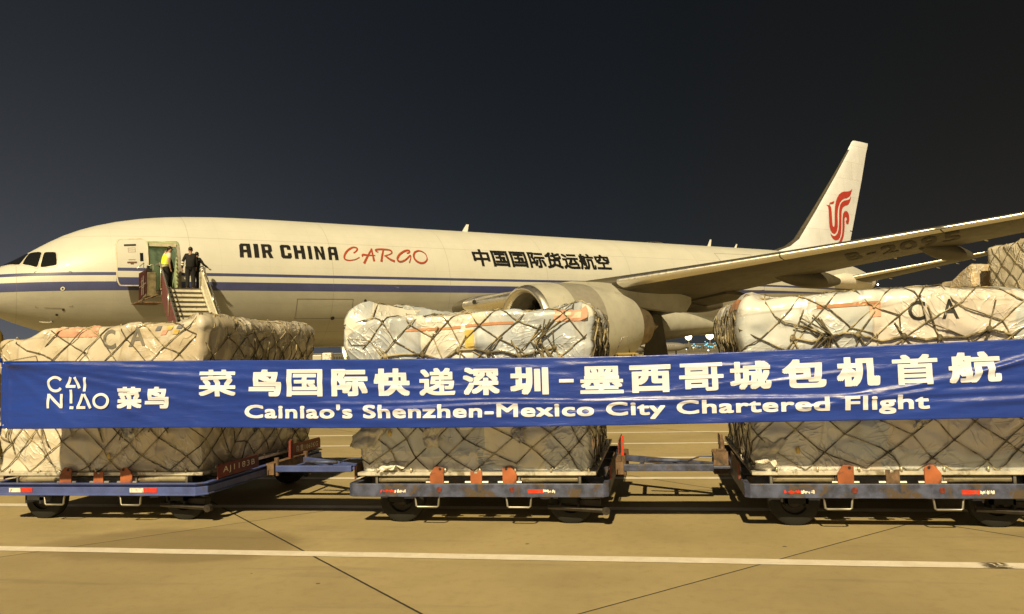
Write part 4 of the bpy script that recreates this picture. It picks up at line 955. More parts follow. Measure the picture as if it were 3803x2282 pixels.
ROPE = paint('net_webbing', (.10,.083,.05), .6, var=.4, scale=16, dirt=(.42,.36,.23), dscale=4.5, dlo=.47, dhi=.58)  # pale patches: highlights on the strands, mixed into the webbing colour
HOOK = paint('net_hook_metal', (.62,.56,.42), .35, .6, var=.2)
def smooth(a, b, x): t = min(1, max(0, (x-a)/(b-a))); return t*t*(3-2*t)
class Load:
    def __init__(s, hx, hy, H, seed, net=(.36,.30), hf=None, lean=None, rc=.08, pil=.017, coarse=.030, jit=.095, step=.020):
        s.hx, s.hy, s.H, s.seed, s.rc, s.du, s.dv, s.pil, s.res, s.jit = hx, hy, H, seed, rc, net[0], net[1], pil, coarse, jit; s.stp = step
        s.hf = hf or (lambda x, y: 1.); s.lean = lean or (lambda nx, ny, t, x, y: 0.)
        s.arc = rc*math.pi/2
        s.segs = [(2*(hx-rc)), s.arc, 2*(hy-rc), s.arc, 2*(hx-rc), s.arc, 2*(hy-rc), s.arc]; s.P = sum(s.segs)
        s.nu = max(8, 2*round(s.P/s.du/2)); s.du = s.P/s.nu
        s.rt = .06; s.V1 = H-s.rt; s.V2 = s.V1+s.rt*math.pi/2; s.V3 = s.V2+min(hx, hy)*.96
    def base(s, U):
        U %= s.P; hx, hy, rc = s.hx, s.hy, s.rc
        C = [(hx-rc,-hy+rc,-90),(hx-rc,hy-rc,0),(-hx+rc,hy-rc,90),(-hx+rc,-hy+rc,180)]
        st = [(-hx+rc,-hy,1,0,0,-1),(hx,-hy+rc,0,1,1,0),(hx-rc,hy,-1,0,0,1),(-hx,hy-rc,0,-1,-1,0)]
        for i in range(4):
            if U <= s.segs[2*i]: x, y, dx, dy, nx, ny = st[i]; return x+dx*U, y+dy*U, nx, ny
            U -= s.segs[2*i]
            if U <= s.arc:
                cx, cy, a = C[i]; a = R(a)+U/rc; return cx+rc*math.cos(a), cy+rc*math.sin(a), math.cos(a), math.sin(a)
            U -= s.arc
        return -hx+rc, -hy, 0, -1
    def jitter(s, a, b):
        p = Vector((a*.9+s.seed*7, b*.9, s.seed)); q = noise.noise_vector(p); j = s.jit*2.2
        return q.x*j, q.y*j*.8
    def lattice(s, U, V):
        a, b = U/s.du+V/s.dv, U/s.du-V/s.dv
        for _ in range(3):
            ju, jv = s.jitter(*s.wrapab(a, b)); u2, v2 = U-ju, V-jv; a, b = u2/s.du+v2/s.dv, u2/s.du-v2/s.dv
        return a, b
    def wrapab(s, a, b):                                             # keep the jitter the same after one turn round the load
        u, v = (a+b)/2*s.du, (a-b)/2*s.dv; t = 2*math.pi*u/s.P
        return math.cos(t)*s.nu/6.3+v/s.dv*.5, math.sin(t)*s.nu/6.3-v/s.dv*.6
    def knot(s, a, b):
        ju, jv = s.jitter(*s.wrapab(a, b)); return (a+b)/2*s.du+ju, (a-b)/2*s.dv+jv
    def at(s, U, V, off=0., pillow=True):
        x, y, nx, ny = s.base(U); sd = s.seed
        if V <= s.V1: inset, z, nr, nz = 0, V, 1, 0
        elif V <= s.V2: t = (V-s.V1)/s.rt; inset, z, nr, nz = s.rt*(1-math.cos(t)), s.V1+s.rt*math.sin(t), math.cos(t), math.sin(t)
        else: inset, z, nr, nz = s.rt+(V-s.V2), s.H, 0, 1
        kx, ky = max(.0, s.hx-inset)/s.hx, max(.0, s.hy-inset)/s.hy
        px, py = x*kx, y*ky
        t = min(1, z/s.H)
        p = Vector((px, py, z))
        n1 = noise.noise(p*1.1+Vector((sd*5, 0, 0)))*.013; n2 = noise.noise(p*2.6+Vector((0, sd*3, 0)))*.012
        ri = 1-abs(noise.noise(Vector((p.x*2.2+p.z*1.3, p.y*2.2, p.z*3.+p.x*.8))+Vector((sd, 0, 9)))*2); ri2 = 1-abs(noise.noise(Vector((p.x*4+p.z*3.5, p.y*4-p.z*3, p.z*2.4))+Vector((sd*2, 4, 9)))*2)
        d = n1+n2+.013*max(0, ri)**4+.008*max(0, ri2)**4
        # cartons stand a little proud of one another
        if V < s.V2:
            gu, gv = U/.55, z/.42; iu, iv = math.floor(gu), math.floor(gv); fu_, fv_ = smooth(.90, 1., gu-iu), smooth(.88, 1., gv-iv)
            cl = lambda a, b: noise.cell(Vector((a % round(s.P/.55)+sd*11, b, 3.3)))-.5
            d += s.stp*((cl(iu, iv)*(1-fu_)+cl(iu+1, iv)*fu_)*(1-fv_)+(cl(iu, iv+1)*(1-fu_)+cl(iu+1, iv+1)*fu_)*fv_)
        if V > s.V1: d += (noise.cell(Vector((math.floor(px/.52)+sd*5, math.floor(py/.45), 7.7)))-.5)*.022*nz
        fade = smooth(0, .10, z); d *= .25+.75*fade
        if pillow and V < s.V2+.5:
            a, b = s.lattice(U, V); d += s.pil*(abs(math.sin(math.pi*a)*math.sin(math.pi*b))**.6-.35)*fade
        d += s.lean(nx, ny, t, px, py)*(1 if nr else kx)
        d += off
        zz = z*s.hf(px, py)+d*nz
        return Vector((px+nx*d*(nr if V > s.V1 else 1), py+ny*d*(nr if V > s.V1 else 1), zz))
    def build(s, root, mat, z0, net=True):
        bm = bmesh.new(); nU = int(s.P/s.res)
        vs = [s.V1*i/int(s.V1/s.res) for i in range(int(s.V1/s.res)+1)]+[s.V1+(s.V2-s.V1)*i/5 for i in range(1, 6)]+[s.V2+(s.V3-s.V2)*(i/14) for i in range(1, 15)]
        rs = [[s.at(s.P*k/nU, V)+Vector((0, 0, z0)) for k in range(nU)] for V in vs]
        rings(bm, rs, True, True); o = obj('wrapped_cartons', bm, mat, root, True)
        if net:
            bm = bmesh.new(); top = s.V2+.30; up = Vector((0, 0, z0)); nk = int(top/s.dv*2)+1
            for fam in (0, 1):
                for i in range(s.nu):
                    pts = []
                    # along a strand one lattice coordinate stays whole while the other runs on from rim to rim
                    steps = int(top/s.dv*5)
                    for q in range(steps+1):
                        w = q/5.
                        a, b = (i+w*1.0, i-w*1.0) if False else ((i, i-2*w) if fam == 0 else (i+2*w, i))
                        # sharpen towards knots: straight between them
                        k0 = math.floor(2*w); f = 2*w-k0
                        if fam == 0: A, B = s.knot(i, i-k0), s.knot(i, i-k0-1)
                        else: A, B = s.knot(i+k0, i), s.knot(i+k0+1, i)
                        u, v = A[0]+(B[0]-A[0])*f, A[1]+(B[1]-A[1])*f
                        if v < 0.005: v = .005
                        if v > top: break
                        pts.append(s.at(u, v, .015)+up)
                    if len(pts) > 1: tube(bm, pts, .0062, 5)
            for i in range(s.nu):
                for k in range(0, nk):
                    for (a, b) in ((i, i-k),):
                        u, v = s.knot(a, b)
                        if .03 < v < top:
                            c = s.at(u, v, .016)+up; bmesh.ops.create_icosphere(bm, subdivisions=1, radius=.011+.004*noise.random(), matrix=Matrix.Translation(c))
            obj('cargo_net', bm, ROPE, root, True)
        return o
    def strap(s, bm, pts, r, z0, off=.014, n=5):
        P = []
        for (u0, v0), (u1, v1) in zip(pts, pts[1:]):
            m_ = max(2, int(math.hypot(u1-u0, v1-v0)/.04))
            for q in range(m_): t = q/m_; P.append(s.at(u0+(u1-u0)*t, v0+(v1-v0)*t, off)+Vector((0, 0, z0)))
        P.append(s.at(*pts[-1], off)+Vector((0, 0, z0))); tube(bm, P, r, n)
    def decal(s, name, mat, root, z0, polys_bm, off=.006):
        """print or tape on the cartons: flat shape in (U,V) metres laid on the load"""
        map_bm(polys_bm, lambda u, v: s.at(u, v, off)+Vector((0, 0, z0))); return obj(name, polys_bm, mat, root)
def quad_bm(u0, u1, v0, v1, sk=0.):
    bm = bmesh.new(); n, m_ = max(2, int(abs(u1-u0)/.03)), max(2, int(abs(v1-v0)/.03))
    V = [[bm.verts.new((u0+(u1-u0)*i/n+sk*k/m_, v0+(v1-v0)*k/m_, 0)) for k in range(m_+1)] for i in range(n+1)]
    for i in range(n):
        for k in range(m_): bm.faces.new((V[i][k], V[i+1][k], V[i+1][k+1], V[i][k+1]))
    return bm
PZ0 = .495
def pallet(x, y, label, load, mat, z=PZ0, group='pallet loads on dollies', base=True, net=True):
    Rt = empty('pallet_load', Vector((x, y, 0)), label, 'wrapped cargo', group)
    bm = bmesh.new(); hx, hy = load.hx+.035, load.hy+.035
    rs = [[(sx*(hx-i), sy*(hy-i), zz) for sx, sy in ((-1,-1),(1,-1),(1,1),(-1,1))] for i, zz in ((.03,z),(0,z+.012),(0,z+.042),(.02,z+.046))]
    rings(bm, rs); obj('pallet_sheet', bm, MT['alu'], Rt)
    o = load.build(Rt, mat, z+.046, net)
    # metal fittings that hook the net to the pallet edge
    if net:
        for k in range(int(load.P/.36)):
            x_, y_, nx, ny = load.base(load.P*k/int(load.P/.36)+.1)
            if ny > .5: continue
            bm = bmesh.new(); c = Vector((x_+nx*.03, y_+ny*.03, z+.05)); tube(bm, [c+Vector((0,0,-.012)), c+Vector((0,0,.035))], .012, 6); obj('net_fitting', bm, HOOK, Rt, True)
    return Rt
WARM = [(.60,.53,.42),(.52,.45,.34),(.63,.58,.48),(.48,.42,.33),(.58,.53,.44),(.53,.46,.35)]
COOL = [(.74,.74,.72),(.42,.48,.58),(.72,.71,.68),(.38,.44,.54),(.60,.64,.70),(.48,.54,.62),(.74,.70,.60)]
RITE = [(.70,.71,.74),(.56,.61,.67),(.72,.73,.74),(.66,.61,.58),(.66,.70,.75),(.52,.58,.66)]
TAPEO = paint('orange_carton_tape', (.50,.25,.14), .4, var=.15); TAPEP = paint('pink_carton_print', (.62,.36,.27), .4, var=.12); YEL = paint('yellow_carton_label', (.66,.50,.15), .4, var=.1); BLU = paint('blue_carton_print', (.20,.21,.25), .4); GRYT = paint('grey_carton_print', (.19,.18,.16), .5, var=.2); BLKT = paint('black_carton_print', (.02,.02,.02), .4)
zL = PZ0+.046
# left load: front left corner has slumped
h1 = lambda x, y: 1-.10*smooth(-.60, -1.0, x)*smooth(.6, -.9, y)+.012*math.sin(x*3+y)
L1 = Load(1.28, 1.42, 1.64, 1, (.42,.36), h1, lambda nx, ny, t, x, y: -.03*(1-t)*nx+.012*math.sin(t*3.1)*max(0, -ny)+(.10*smooth(.5,1,t) if nx > .5 else 0), rc=.09)
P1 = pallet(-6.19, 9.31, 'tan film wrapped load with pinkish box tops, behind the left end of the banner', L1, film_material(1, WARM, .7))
# U runs from the front left corner (-hx+rc) to the right: U = x + hx - rc
fu = lambda Ld, x: x+Ld.hx-Ld.rc
b = fit_bm(text_bm('C', .02), fu(L1, .08), fu(L1, .24), 1.38, 1.60); L1.decal('carton_lettering', GRYT, P1, zL, cut_bm(b, .03))
b = fit_bm(text_bm('A', .02), fu(L1, .40), fu(L1, .60), 1.39, 1.61); L1.decal('carton_lettering', GRYT, P1, zL, cut_bm(b, .03))
for a, e, c, d in ((-.55,.02,1.53,1.66),): L1.decal('carton_print', TAPEP, P1, zL, quad_bm(fu(L1, a), fu(L1, e), c, d))
for a, mt, dv in ((.72,BLU,.0),(.79,TAPEP,-.05),(.86,YEL,0.0),(.93,YEL,-.05),(.98,BLU,.01)): L1.decal('carton_print', mt, P1, zL, quad_bm(fu(L1, a), fu(L1, a+.065), 1.54+dv, 1.59+dv, .03), .007)
# middle load
h2 = lambda x, y: 1+.022*smooth(-.4, .3, x)-.012*smooth(-.9, -1.25, x)
L2 = Load(1.20, 1.46, 1.60, 2, (.38,.34), h2, lambda nx, ny, t, x, y: (.19*smooth(.45, .9, t) if nx < -.5 else .08*smooth(.5,1,t)-.02 if nx > .5 else 0)+.012*math.sin(t*3.1), rc=.08)
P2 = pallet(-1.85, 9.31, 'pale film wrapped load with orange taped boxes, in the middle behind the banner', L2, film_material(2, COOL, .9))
for a, e, c, d in ((-.70,-.10,1.445,1.472),(-.05,.45,1.45,1.478)): L2.decal('carton_tape', TAPEO, P2, zL, quad_bm(fu(L2, a), fu(L2, e), c, d))
L2.decal('carton_print', TAPEP, P2, zL, quad_bm(fu(L2, .86), fu(L2, 1.16), 1.46, 1.58, .02))
L2.decal('carton_label', YEL, P2, zL, quad_bm(fu(L2, -.06), fu(L2, .04), 1.22, 1.42))
# right load
h3 = lambda x, y: 1+.008*math.sin(x*3+1)-.012*smooth(-.6, -1.1, x)
L3 = Load(1.24, 1.46, 1.63, 3, (.40,.33), h3, lambda nx, ny, t, x, y: (.10*smooth(.4, .9, t) if nx < -.5 else .05*smooth(.5,1,t))+.012*math.sin(t*3.1), rc=.09)
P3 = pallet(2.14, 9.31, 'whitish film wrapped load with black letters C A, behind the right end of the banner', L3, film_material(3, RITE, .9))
b = fit_bm(text_bm('C', .015), fu(L3, .185), fu(L3, .335), 1.37, 1.55); L3.decal('carton_lettering', BLKT, P3, zL, cut_bm(b, .03))
b = fit_bm(text_bm('A', .015), fu(L3, .47), fu(L3, .61), 1.38, 1.56); L3.decal('carton_lettering', BLKT, P3, zL, cut_bm(b, .03))
L3.decal('carton_tape', TAPEO, P3, zL, quad_bm(fu(L3, -.62), fu(L3, -.05), 1.53, 1.565))
L3.decal('carton_print', TAPEP, P3, zL, quad_bm(fu(L3, -.15), fu(L3, -.05), 1.42, 1.56))
L3.decal('carton_tape', TAPEO, P3, zL, quad_bm(L3.P-.62, L3.P-.10, 1.57, 1.61))
# gathered net edge, drawn tight by lashings above the banner
rnd = random.Random(5)
for Rt, Ld, v0, span in ((P2, L2, 1.18, (.2, 2.1)), (P3, L3, 1.24, (.3, 2.35)), (P1, L1, .62, (.1, 2.2))):
    bm = bmesh.new(); u = span[0]; pts = []
    while u < span[1]: pts.append((u, v0+rnd.uniform(-.05, .05))); u += rnd.uniform(.12, .22)
    Ld.strap(bm, pts, .011, zL, .022)
    obj('net_edge_rope', bm, ROPE, Rt, True)
    for u, v in pts[::2]:
        bm = bmesh.new(); k = rnd.uniform(.08, .3)
        Ld.strap(bm, [(u, v), (u+rnd.uniform(-.15, .15), v-k)], .008, zL, .02); Ld.strap(bm, [(u+.02, v), (u+rnd.uniform(-.2, .2), v-.25)], .007, zL, .02); Ld.strap(bm, [(u, v), (u+rnd.uniform(-.10, .18), v+rnd.uniform(.1, .3))], .007, zL, .02)
        obj('lashing', bm, ROPE, Rt, True)
        bm = bmesh.new(); bmesh.ops.create_icosphere(bm, subdivisions=2, radius=.028, matrix=Matrix.Translation(Ld.at(u, v, .025)+Vector((0, 0, zL)))@Matrix.Diagonal((1, .7, 1.2, 1))); obj('net_knot', bm, ROPE, Rt, True)
for Rt, Ld, us in ((P2, L2, (2.0, 1.78, 1.9)), (P3, L3, (.45, .62, .55))):   # bundles of loose webbing
    bm = bmesh.new()
    for q in range(7): Ld.strap(bm, [(us[0]+rnd.uniform(-.15, .15), 1.45+rnd.uniform(-.1, .06)), (us[1]+rnd.uniform(-.08, .08), 1.28), (us[2]+rnd.uniform(-.25, .25), 1.0)], .0075, zL, .02+.006*q)
    obj('lashing', bm, ROPE, Rt, True)
# loose tails of film
def flap(Rt, Ld, u, v, w, h, drop, seed, mat):
    bm = bmesh.new(); n = 12; rr = random.Random(seed); V = []
    for i in range(n+1):
        row = []
        for k in range(n+1):
            a, c = i/n, k/n; out = .012+.10*c*(1-.3*a)+.03*noise.noise(Vector((a*4, c*4, seed))); row.append(bm.verts.new(Ld.at(u+w*(a-.5)*(1-.45*c)+.04*math.sin(c*4+seed), max(.03, v-h*c+.05*noise.noise(Vector((a*3, c*3, seed+5)))), out)+Vector((0, 0, zL))))
        V.append(row)
    for i in range(n):
        for k in range(n): bm.faces.new((V[i][k], V[i+1][k], V[i+1][k+1], V[i][k+1]))
    o = obj('film_tail', bm, mat, Rt, True); so = o.modifiers.new('t', 'SOLIDIFY'); so.thickness = .003
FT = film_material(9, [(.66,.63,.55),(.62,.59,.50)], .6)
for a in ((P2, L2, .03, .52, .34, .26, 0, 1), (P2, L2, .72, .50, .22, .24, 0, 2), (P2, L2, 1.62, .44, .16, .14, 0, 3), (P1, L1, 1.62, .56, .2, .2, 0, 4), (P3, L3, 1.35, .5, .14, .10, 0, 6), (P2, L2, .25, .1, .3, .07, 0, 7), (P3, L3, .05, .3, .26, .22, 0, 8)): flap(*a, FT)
for Rt, Ld, u, v in ((P1, L1, 1.36, .18), (P3, L3, .30, .20), (P2, L2, .25, .40)):
    bm = bmesh.new(); c = Ld.at(u, v, .03)+Vector((0, 0, zL)); rings(bm, [[c+Vector((w*math.cos(t*1.047), .01*math.sin(t*1.047), dz)) for t in range(6)] for dz, w in ((.035,.012),(0,.022),(-.03,.016))]); obj('yellow_tag', bm, YEL, Rt, True)
# two taller loads waiting behind the right-hand one
DOL = [o for o in bpy.data.objects if o.name.startswith('cargo_dolly')]
def copy_tree(o, parent=None):
    c = o.copy(); COL.objects.link(c)
    if parent: c.parent = parent
    for ch in list(o.children): copy_tree(ch, c)
    return c
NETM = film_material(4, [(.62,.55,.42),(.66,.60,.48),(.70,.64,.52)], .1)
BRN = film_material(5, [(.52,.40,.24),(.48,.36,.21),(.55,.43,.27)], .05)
for i, (x, y, ld, lab, mt) in enumerate(((7.63, 14.24, Load(1.24, 1.54, 2.84, 4, (.27,.36), lambda x, y: 1+.05*smooth(1.4, -.6, y), None, .03, .010, .06, .02, .01), 'tall cream load under a dark diamond net, far right behind the nearest load', NETM),
     (6.36, 17.45, Load(1.24, 1.54, 2.62, 5, (.4,.4), lambda x, y: 1-.10*smooth(-1.5, -.9, y)-.42*smooth(-.75, .1, y), None, .06, .014, .06, .02, .02), 'brownish covered load with a sloping shoulder beside the tall netted one', BRN))):
    d = copy_tree(DOL[1]); d.location = (x, y, 0); d.rotation_euler.z = R(22); d['label'] = ('faded dolly under the tall netted load', 'faded dolly under the brownish sloping load')[i]
    pr_ = pallet(x, y, lab, ld, mt, PZ0, 'tall loads in the background', True, i == 0); pr_.rotation_euler.z = R(22)
# loose webbing hanging down the gathered ends of the middle and right loads
for Rt, Ld, ua, ub in ((P2, L2, 2*L2.hx-L2.rc+.1, 2*L2.hx+1.9), (P3, L3, L3.P-1.9, L3.P-.15), (P1, L1, 2*L1.hx+.6, 2*L1.hx+2.2)):
    for q in range(13):
        u = ua+(ub-ua)*q/13+rnd.uniform(-.04, .04); v = rnd.uniform(1.2, 1.5); pts = []
        while v > rnd.uniform(.05, .7): pts.append((u, v)); u += rnd.uniform(-.05, .05); v -= rnd.uniform(.10, .2)
        if len(pts) > 2:
            bm = bmesh.new(); Ld.strap(bm, pts, .0085, zL, .02+.012*(q % 3)); obj('loose_webbing', bm, ROPE, Rt, True)
# ------------------------------------------------------------------ banner
def by(x): return 7.29-.20*smooth(-4.2, -6.7, x)+.02*math.sin(x*1.3)
xs_ = [-6.72,-6.60,-5.76,-4.4,-3.11,-1.6,-.22,.88,2.0,3.05,3.9]
btop = pchip(xs_, [1.79,1.795,1.775,1.742,1.715,1.690,1.67,1.682,1.70,1.722,1.745]); bbot = pchip(xs_, [1.108,1.10,1.09,1.068,1.045,1.038,1.040,1.048,1.054,1.062,1.07])
def wrinkle(x, t):
    """how far the cloth stands out towards the viewer at x, t = 0 (bottom) .. 1 (top)"""
    dx = x+6.64; d = 0
    for sl, w, am, ln in ((-.07,.05,.016,3.2),(-.13,.045,.014,2.6),(-.22,.05,.012,2.0),(-.40,.06,.010,1.2),(-.9,.09,.010,.7),(-.03,.03,.010,2.4)):
        tt = .97+sl*dx*1.35+.02*math.sin(dx*2.3); d += am*math.exp(-((t-tt)/w)**2)*smooth(0, .15, dx)*math.exp(-dx/ln)*1.8
    for t0, sl, w, am in ((.30,.012,.030,.020),(.36,.004,.022,.014),(.17,.02,.04,.010)):    # long horizontal pull folds
        tt = t0+sl*(x+1)+.025*math.sin(x*1.1+t0*9)+.012*math.sin(x*3.1); d += am*math.exp(-((t-tt)/w)**2)*smooth(-5.2, -2.0, x)*(1 if x < 2.6 else 1-.4*smooth(2.6, 3.6, x))
    for x0, t0, sl, w, am, ln in ((2.2,.45,.28,.035,.016,.9),(2.7,.62,.34,.04,.016,.8),(1.9,.30,.20,.03,.014,.9),(3.1,.75,.42,.045,.018,.7),(1.3,.60,.16,.03,.010,.8),(.6,.80,-.08,.03,.010,.8),(3.0,.25,.18,.05,.016,.8),(.4,.52,.10,.025,.008,1.0),(-1.,.86,.05,.035,.008,1.2),(-2.3,.58,.04,.03,.008,1.2)):
        tt = t0+sl*(x-x0)+.015*math.sin(x*6+t0*20); d += am*math.exp(-((t-tt)/w)**2)*math.exp(-((x-x0)/ln)**2)
    d += .012*noise.noise(Vector((x*1.1, t*2.5, 1)))+.006*noise.noise(Vector((x*3.1, t*9, 4)))+.0025*noise.noise(Vector((x*9, t*16, 7)))
    d += .012*math.exp(-((x+6.58)/.022)**2)
    return d*.8
def cloth(x, t, off=0.): return Vector((x, by(x)-wrinkle(x, t)-off, bbot(x)+(btop(x)-bbot(x))*t))
def banner_mat():
    b = NB('blue_banner_satin'); n = b.noise(1.2, 4)
    c = b.mix(b.step(n, .3, .7), (.006,.034,.30), (.009,.045,.37))
    wv = b.noise(5, 6, .6, .8, b.mapping((.5, 1, 3)))
    return b.out(c, b.math('MULTIPLY_ADD', wv, .16, .27), 0., b.bump(b.math('ADD', wv, b.math('MULTIPLY', b.noise(14, 4, .6, .5, b.mapping((.4, 1, 2))), .4)), .28, .02), Coat_Weight=.22, Coat_Roughness=.28)
BM_ = banner_mat()
B0 = empty('banner', Vector((-1.5, 7.29, 0)), 'long blue banner with white Chinese and English lettering stretched across the loads', 'banner')
off0 = Vector((-1.5, 7.29, 0))
bm = bmesh.new(); nx, nz = 620, 56; V = []
for i in range(nx+1):
    x = -6.67+10.52*i/nx; V.append([bm.verts.new(cloth(x, k/nz)-off0) for k in range(nz+1)])
for i in range(nx):
    for k in range(nz): bm.faces.new((V[i][k], V[i+1][k], V[i+1][k+1], V[i][k+1]))
bc = obj('cloth', bm, BM_, B0, True); so = bc.modifiers.new('t', 'SOLIDIFY'); so.thickness = .003; so.offset = -1
PRN = NB('white_print'); PRNM = PRN.out((.72,.75,.92), .5, 0., None)
def bprint(b, x0, x1, t0, t1, w=.0):
    fit_bm(b, x0+w, x1-w, t0+w*1.2, t1-w*1.2)
    for ax, st in (('x', .05), ('y', .045)): cut_bm(b, st, ax)
    b = thick(b, w, w*1.2, lambda x, t, l: cloth(x, t, l)-off0, .0045, .0003)
    return obj('lettering', b, PRNM, bc, True, recalc=False)
# headline characters and their measured left and right ends along the banner
HEAD = '菜鸟国际快递深圳-墨西哥城包机首航'
xh = [(-4.556,-4.158),(-4.02,-3.67),(-3.613,-3.235),(-3.142,-2.762),(-2.701,-2.331),(-2.235,-1.877),(-1.803,-1.446),(-1.346,-0.982),(-0.883,-0.748),(-0.689,-0.293),(-0.236,0.136),(0.209,0.6),(0.654,1.011),(1.103,1.476),(1.562,1.918),(2.018,2.381),(2.462,2.872)]
for ch, (a, e) in zip(HEAD, xh):
    if ch == '-':
        b = quad_bm(a, e, .635, .672); bprint(b, a, e, .632, .682)
    else: bprint(text_bm(ch), a, e, .462, .862, .0105 if ch in '墨菜递国哥首' else .0128 if ch in '深城航' else .0160)
bprint(text_bm("Cainiao's Shenzhen-Mexico City Chartered Flight", 0, 1.06), -4.064, 2.30, .082, .345, .0072)
for ch, a, e in (('菜', -5.404, -5.150), ('鸟', -5.118, -4.866)): bprint(text_bm(ch), a, e, .285, .612, .0120)
bm = bmesh.new()
def lg(px, py, l=0): x = -6.14+(px-635)/815*.658; t = .763-(py-865)/397*.468; return cloth(x, t, .0045+l)-off0
arc = lambda cx, cy, r, a0, a1, n=14: [(cx+r*math.cos(R(a0+(a1-a0)*k/n)), cy+r*.93*math.sin(R(a0+(a1-a0)*k/n))) for k in range(n+1)]
seg = lambda p, q_: [(p[0]+(q_[0]-p[0])*k/4, p[1]+(q_[1]-p[1])*k/4) for k in range(5)]
LGS = [arc(745, 955, 92, -35, -325), seg((955,868),(898,992)), seg((890,984),(1012,984)), seg((1005,868),(1062,1008)), seg((1138,870),(1124,1048)),
       seg((655,1075),(655,1256)), seg((658,1085),(825,1245)), seg((828,1078),(828,1256)), seg((957,1025),(955,1198)), seg((938,1250),(990,1252)), seg((1112,1080),(1045,1250)), seg((1030,1250),(1146,1250)), seg((1128,1080),(1212,1260)), arc(1345, 1170, 90, 0, 360, 22)]
for i, p in enumerate(LGS): stroke(bm, p, lambda t: 34., lg, .0006*i)
obj('lettering', bm, PRNM, bc, recalc=False)
# tie cords at the left corners
bm = bmesh.new()
for t, pz in ((.97, 1.86), (.05, 1.02)):
    p = cloth(-6.64, t)-off0; tube(bm, [p, p+Vector((-.08, .10, .02)), Vector((-6.98+1.5, .62, pz))], .008, 6)
for t, pz in ((.96, 1.78), (.04, 1.0)):
    p = cloth(3.84, t)-off0; tube(bm, [p, p+Vector((.06, .12, .01)), Vector((3.46+1.5, .58, pz))], .008, 6)
obj('tie_cord', bm, MT['whiteref'], B0, True)
bm = bmesh.new()
for t, up in ((.985, .10), (.03, -.14)):
    p = cloth(-6.66, t)-off0; rs = []
    for k in range(7): rs.append([p+Vector((-.02-.02*k+.022*math.cos(a*1.047), .012*k+.03*math.sin(a*1.047), up*k/6+.03*math.sin(k*1.7))) for a in range(6)])
    rings(bm, rs)
obj('corner_knot', bm, BM_, B0, True)
# ------------------------------------------------------------------ far side of the airfield
def w2(px, y_c, z):                                                   # plain bearing and distance from the photographer
    return RZ @ Vector(((px-1901.5)/2912*y_c, y_c, z))
SODIUM = plain_emit('sodium_lamp', (1, .82, .42), 5); TEAL = plain_emit('teal_lamp', (.16, .62, .80), 1.3); AMB = plain_emit('amber_lamp', (1, .70, .15), 1.6); WHITEL = plain_emit('white_lamp', (.9,.97,1), 2.2)
for i, (px, lab) in enumerate(((2553, 'tall mast with a round yellow floodlight, left of the pair beyond the engine'), (2632, 'tall mast with a larger round yellow floodlight beside the right load'))):
    p = w2(px, 600, 0); Mx = empty('floodlight_mast', p, lab, 'light mast', 'floodlight masts beyond the aircraft')
    bm = bmesh.new(); tube(bm, [(0,0,0),(0,0,11.2+i*.6)], [.22,.12], 8); obj('pole', bm, MT['steel'], Mx, True)
    bm = bmesh.new(); bmesh.ops.create_uvsphere(bm, u_segments=20, v_segments=12, radius=2.5+i*.4, matrix=Matrix.Translation((0,-.3,12.4+i*.6))@Matrix.Diagonal((1.,.35,1,1))); obj('lamp_head', bm, SODIUM, Mx, True)
rnd = random.Random(12)
cols = [TEAL]*10+[AMB]*2+[WHITEL]*2
spots = [(2565,2.6),(2572,3.4),(2578,2.4),(2586,2.4),(2594,2.2),(2612,2.6),(2614,4.6),(2618,2.9),(2622,3.6),(2626,2.),(2634,1.8),(2640,1.5),(2644,3.4),(2652,3.9),(2656,2.6),(2570,1.4),(2649,2.2),(2624,-.2),(2543,.8),(2527,2.9)]
for i, (px, z) in enumerate(spots):
    mt = AMB if i in (15, 16) else WHITEL if i in (17, 18, 19) else TEAL
    p = w2(px, 420, 0); h = max(.6, z+1.6)
    Mx = empty('apron_lamp', p, 'small %s lamp on a post in the cluster of far lights beside the right load' % ('amber' if mt is AMB else 'white' if mt is WHITEL else 'teal'), 'lamp', 'far apron lamps '+('amber' if mt is AMB else 'white' if mt is WHITEL else 'teal'))
    bm = bmesh.new(); tube(bm, [(0,0,0),(0,0,h)], .06, 6); obj('pole', bm, MT['steel'], Mx, True)
    bm = bmesh.new(); r = rnd.uniform(.24, .46); bmesh.ops.create_icosphere(bm, subdivisions=2, radius=r, matrix=Matrix.Translation((0,0,h+r*.8))@Matrix.Diagonal((1.2,1,.8,1))); obj('lamp_head', bm, mt, Mx, True)
# low terminal buildings along the far edge of the field
FAR = paint('far_building', (.085,.085,.075), .7, var=.2, scale=.05)
for px0, px1, d, h, lab in ((1120, 1290, 520, 6.5, 'low dark building on the far edge of the apron, left of the middle load'), (2380, 2780, 640, 7., 'long low grey building behind the far lamps')):
    a, b_ = w2(px0, d, 0), w2(px1, d, 0); Mx = empty('far_building', a, lab, 'building'); v = b_-a; n = Vector((-v.y, v.x, 0)).normalized()*20
    bm = bmesh.new(); prism(bm, [(0,0,0), v, v+n, n], (0,0,h)); obj('wall', bm, FAR, Mx)
    bm = bmesh.new(); prism(bm, [Vector((0,0,h))-n*.02, v+Vector((0,0,h))-n*.02, v+n+Vector((0,0,h)), n+Vector((0,0,h))], (0,0,.5)); obj('roof', bm, MT['steel'], Mx)
    bm = bmesh.new()
    for k in range(18):
        t = (k+.5)/18; p = v*t-n*.003; w = v*.018; prism(bm, [p-w+Vector((0,0,h*.45)), p+w+Vector((0,0,h*.45)), p+w+Vector((0,0,h*.7)), p-w+Vector((0,0,h*.7))], -n*.002)
    ob = obj('window_band', bm, DK, Mx)
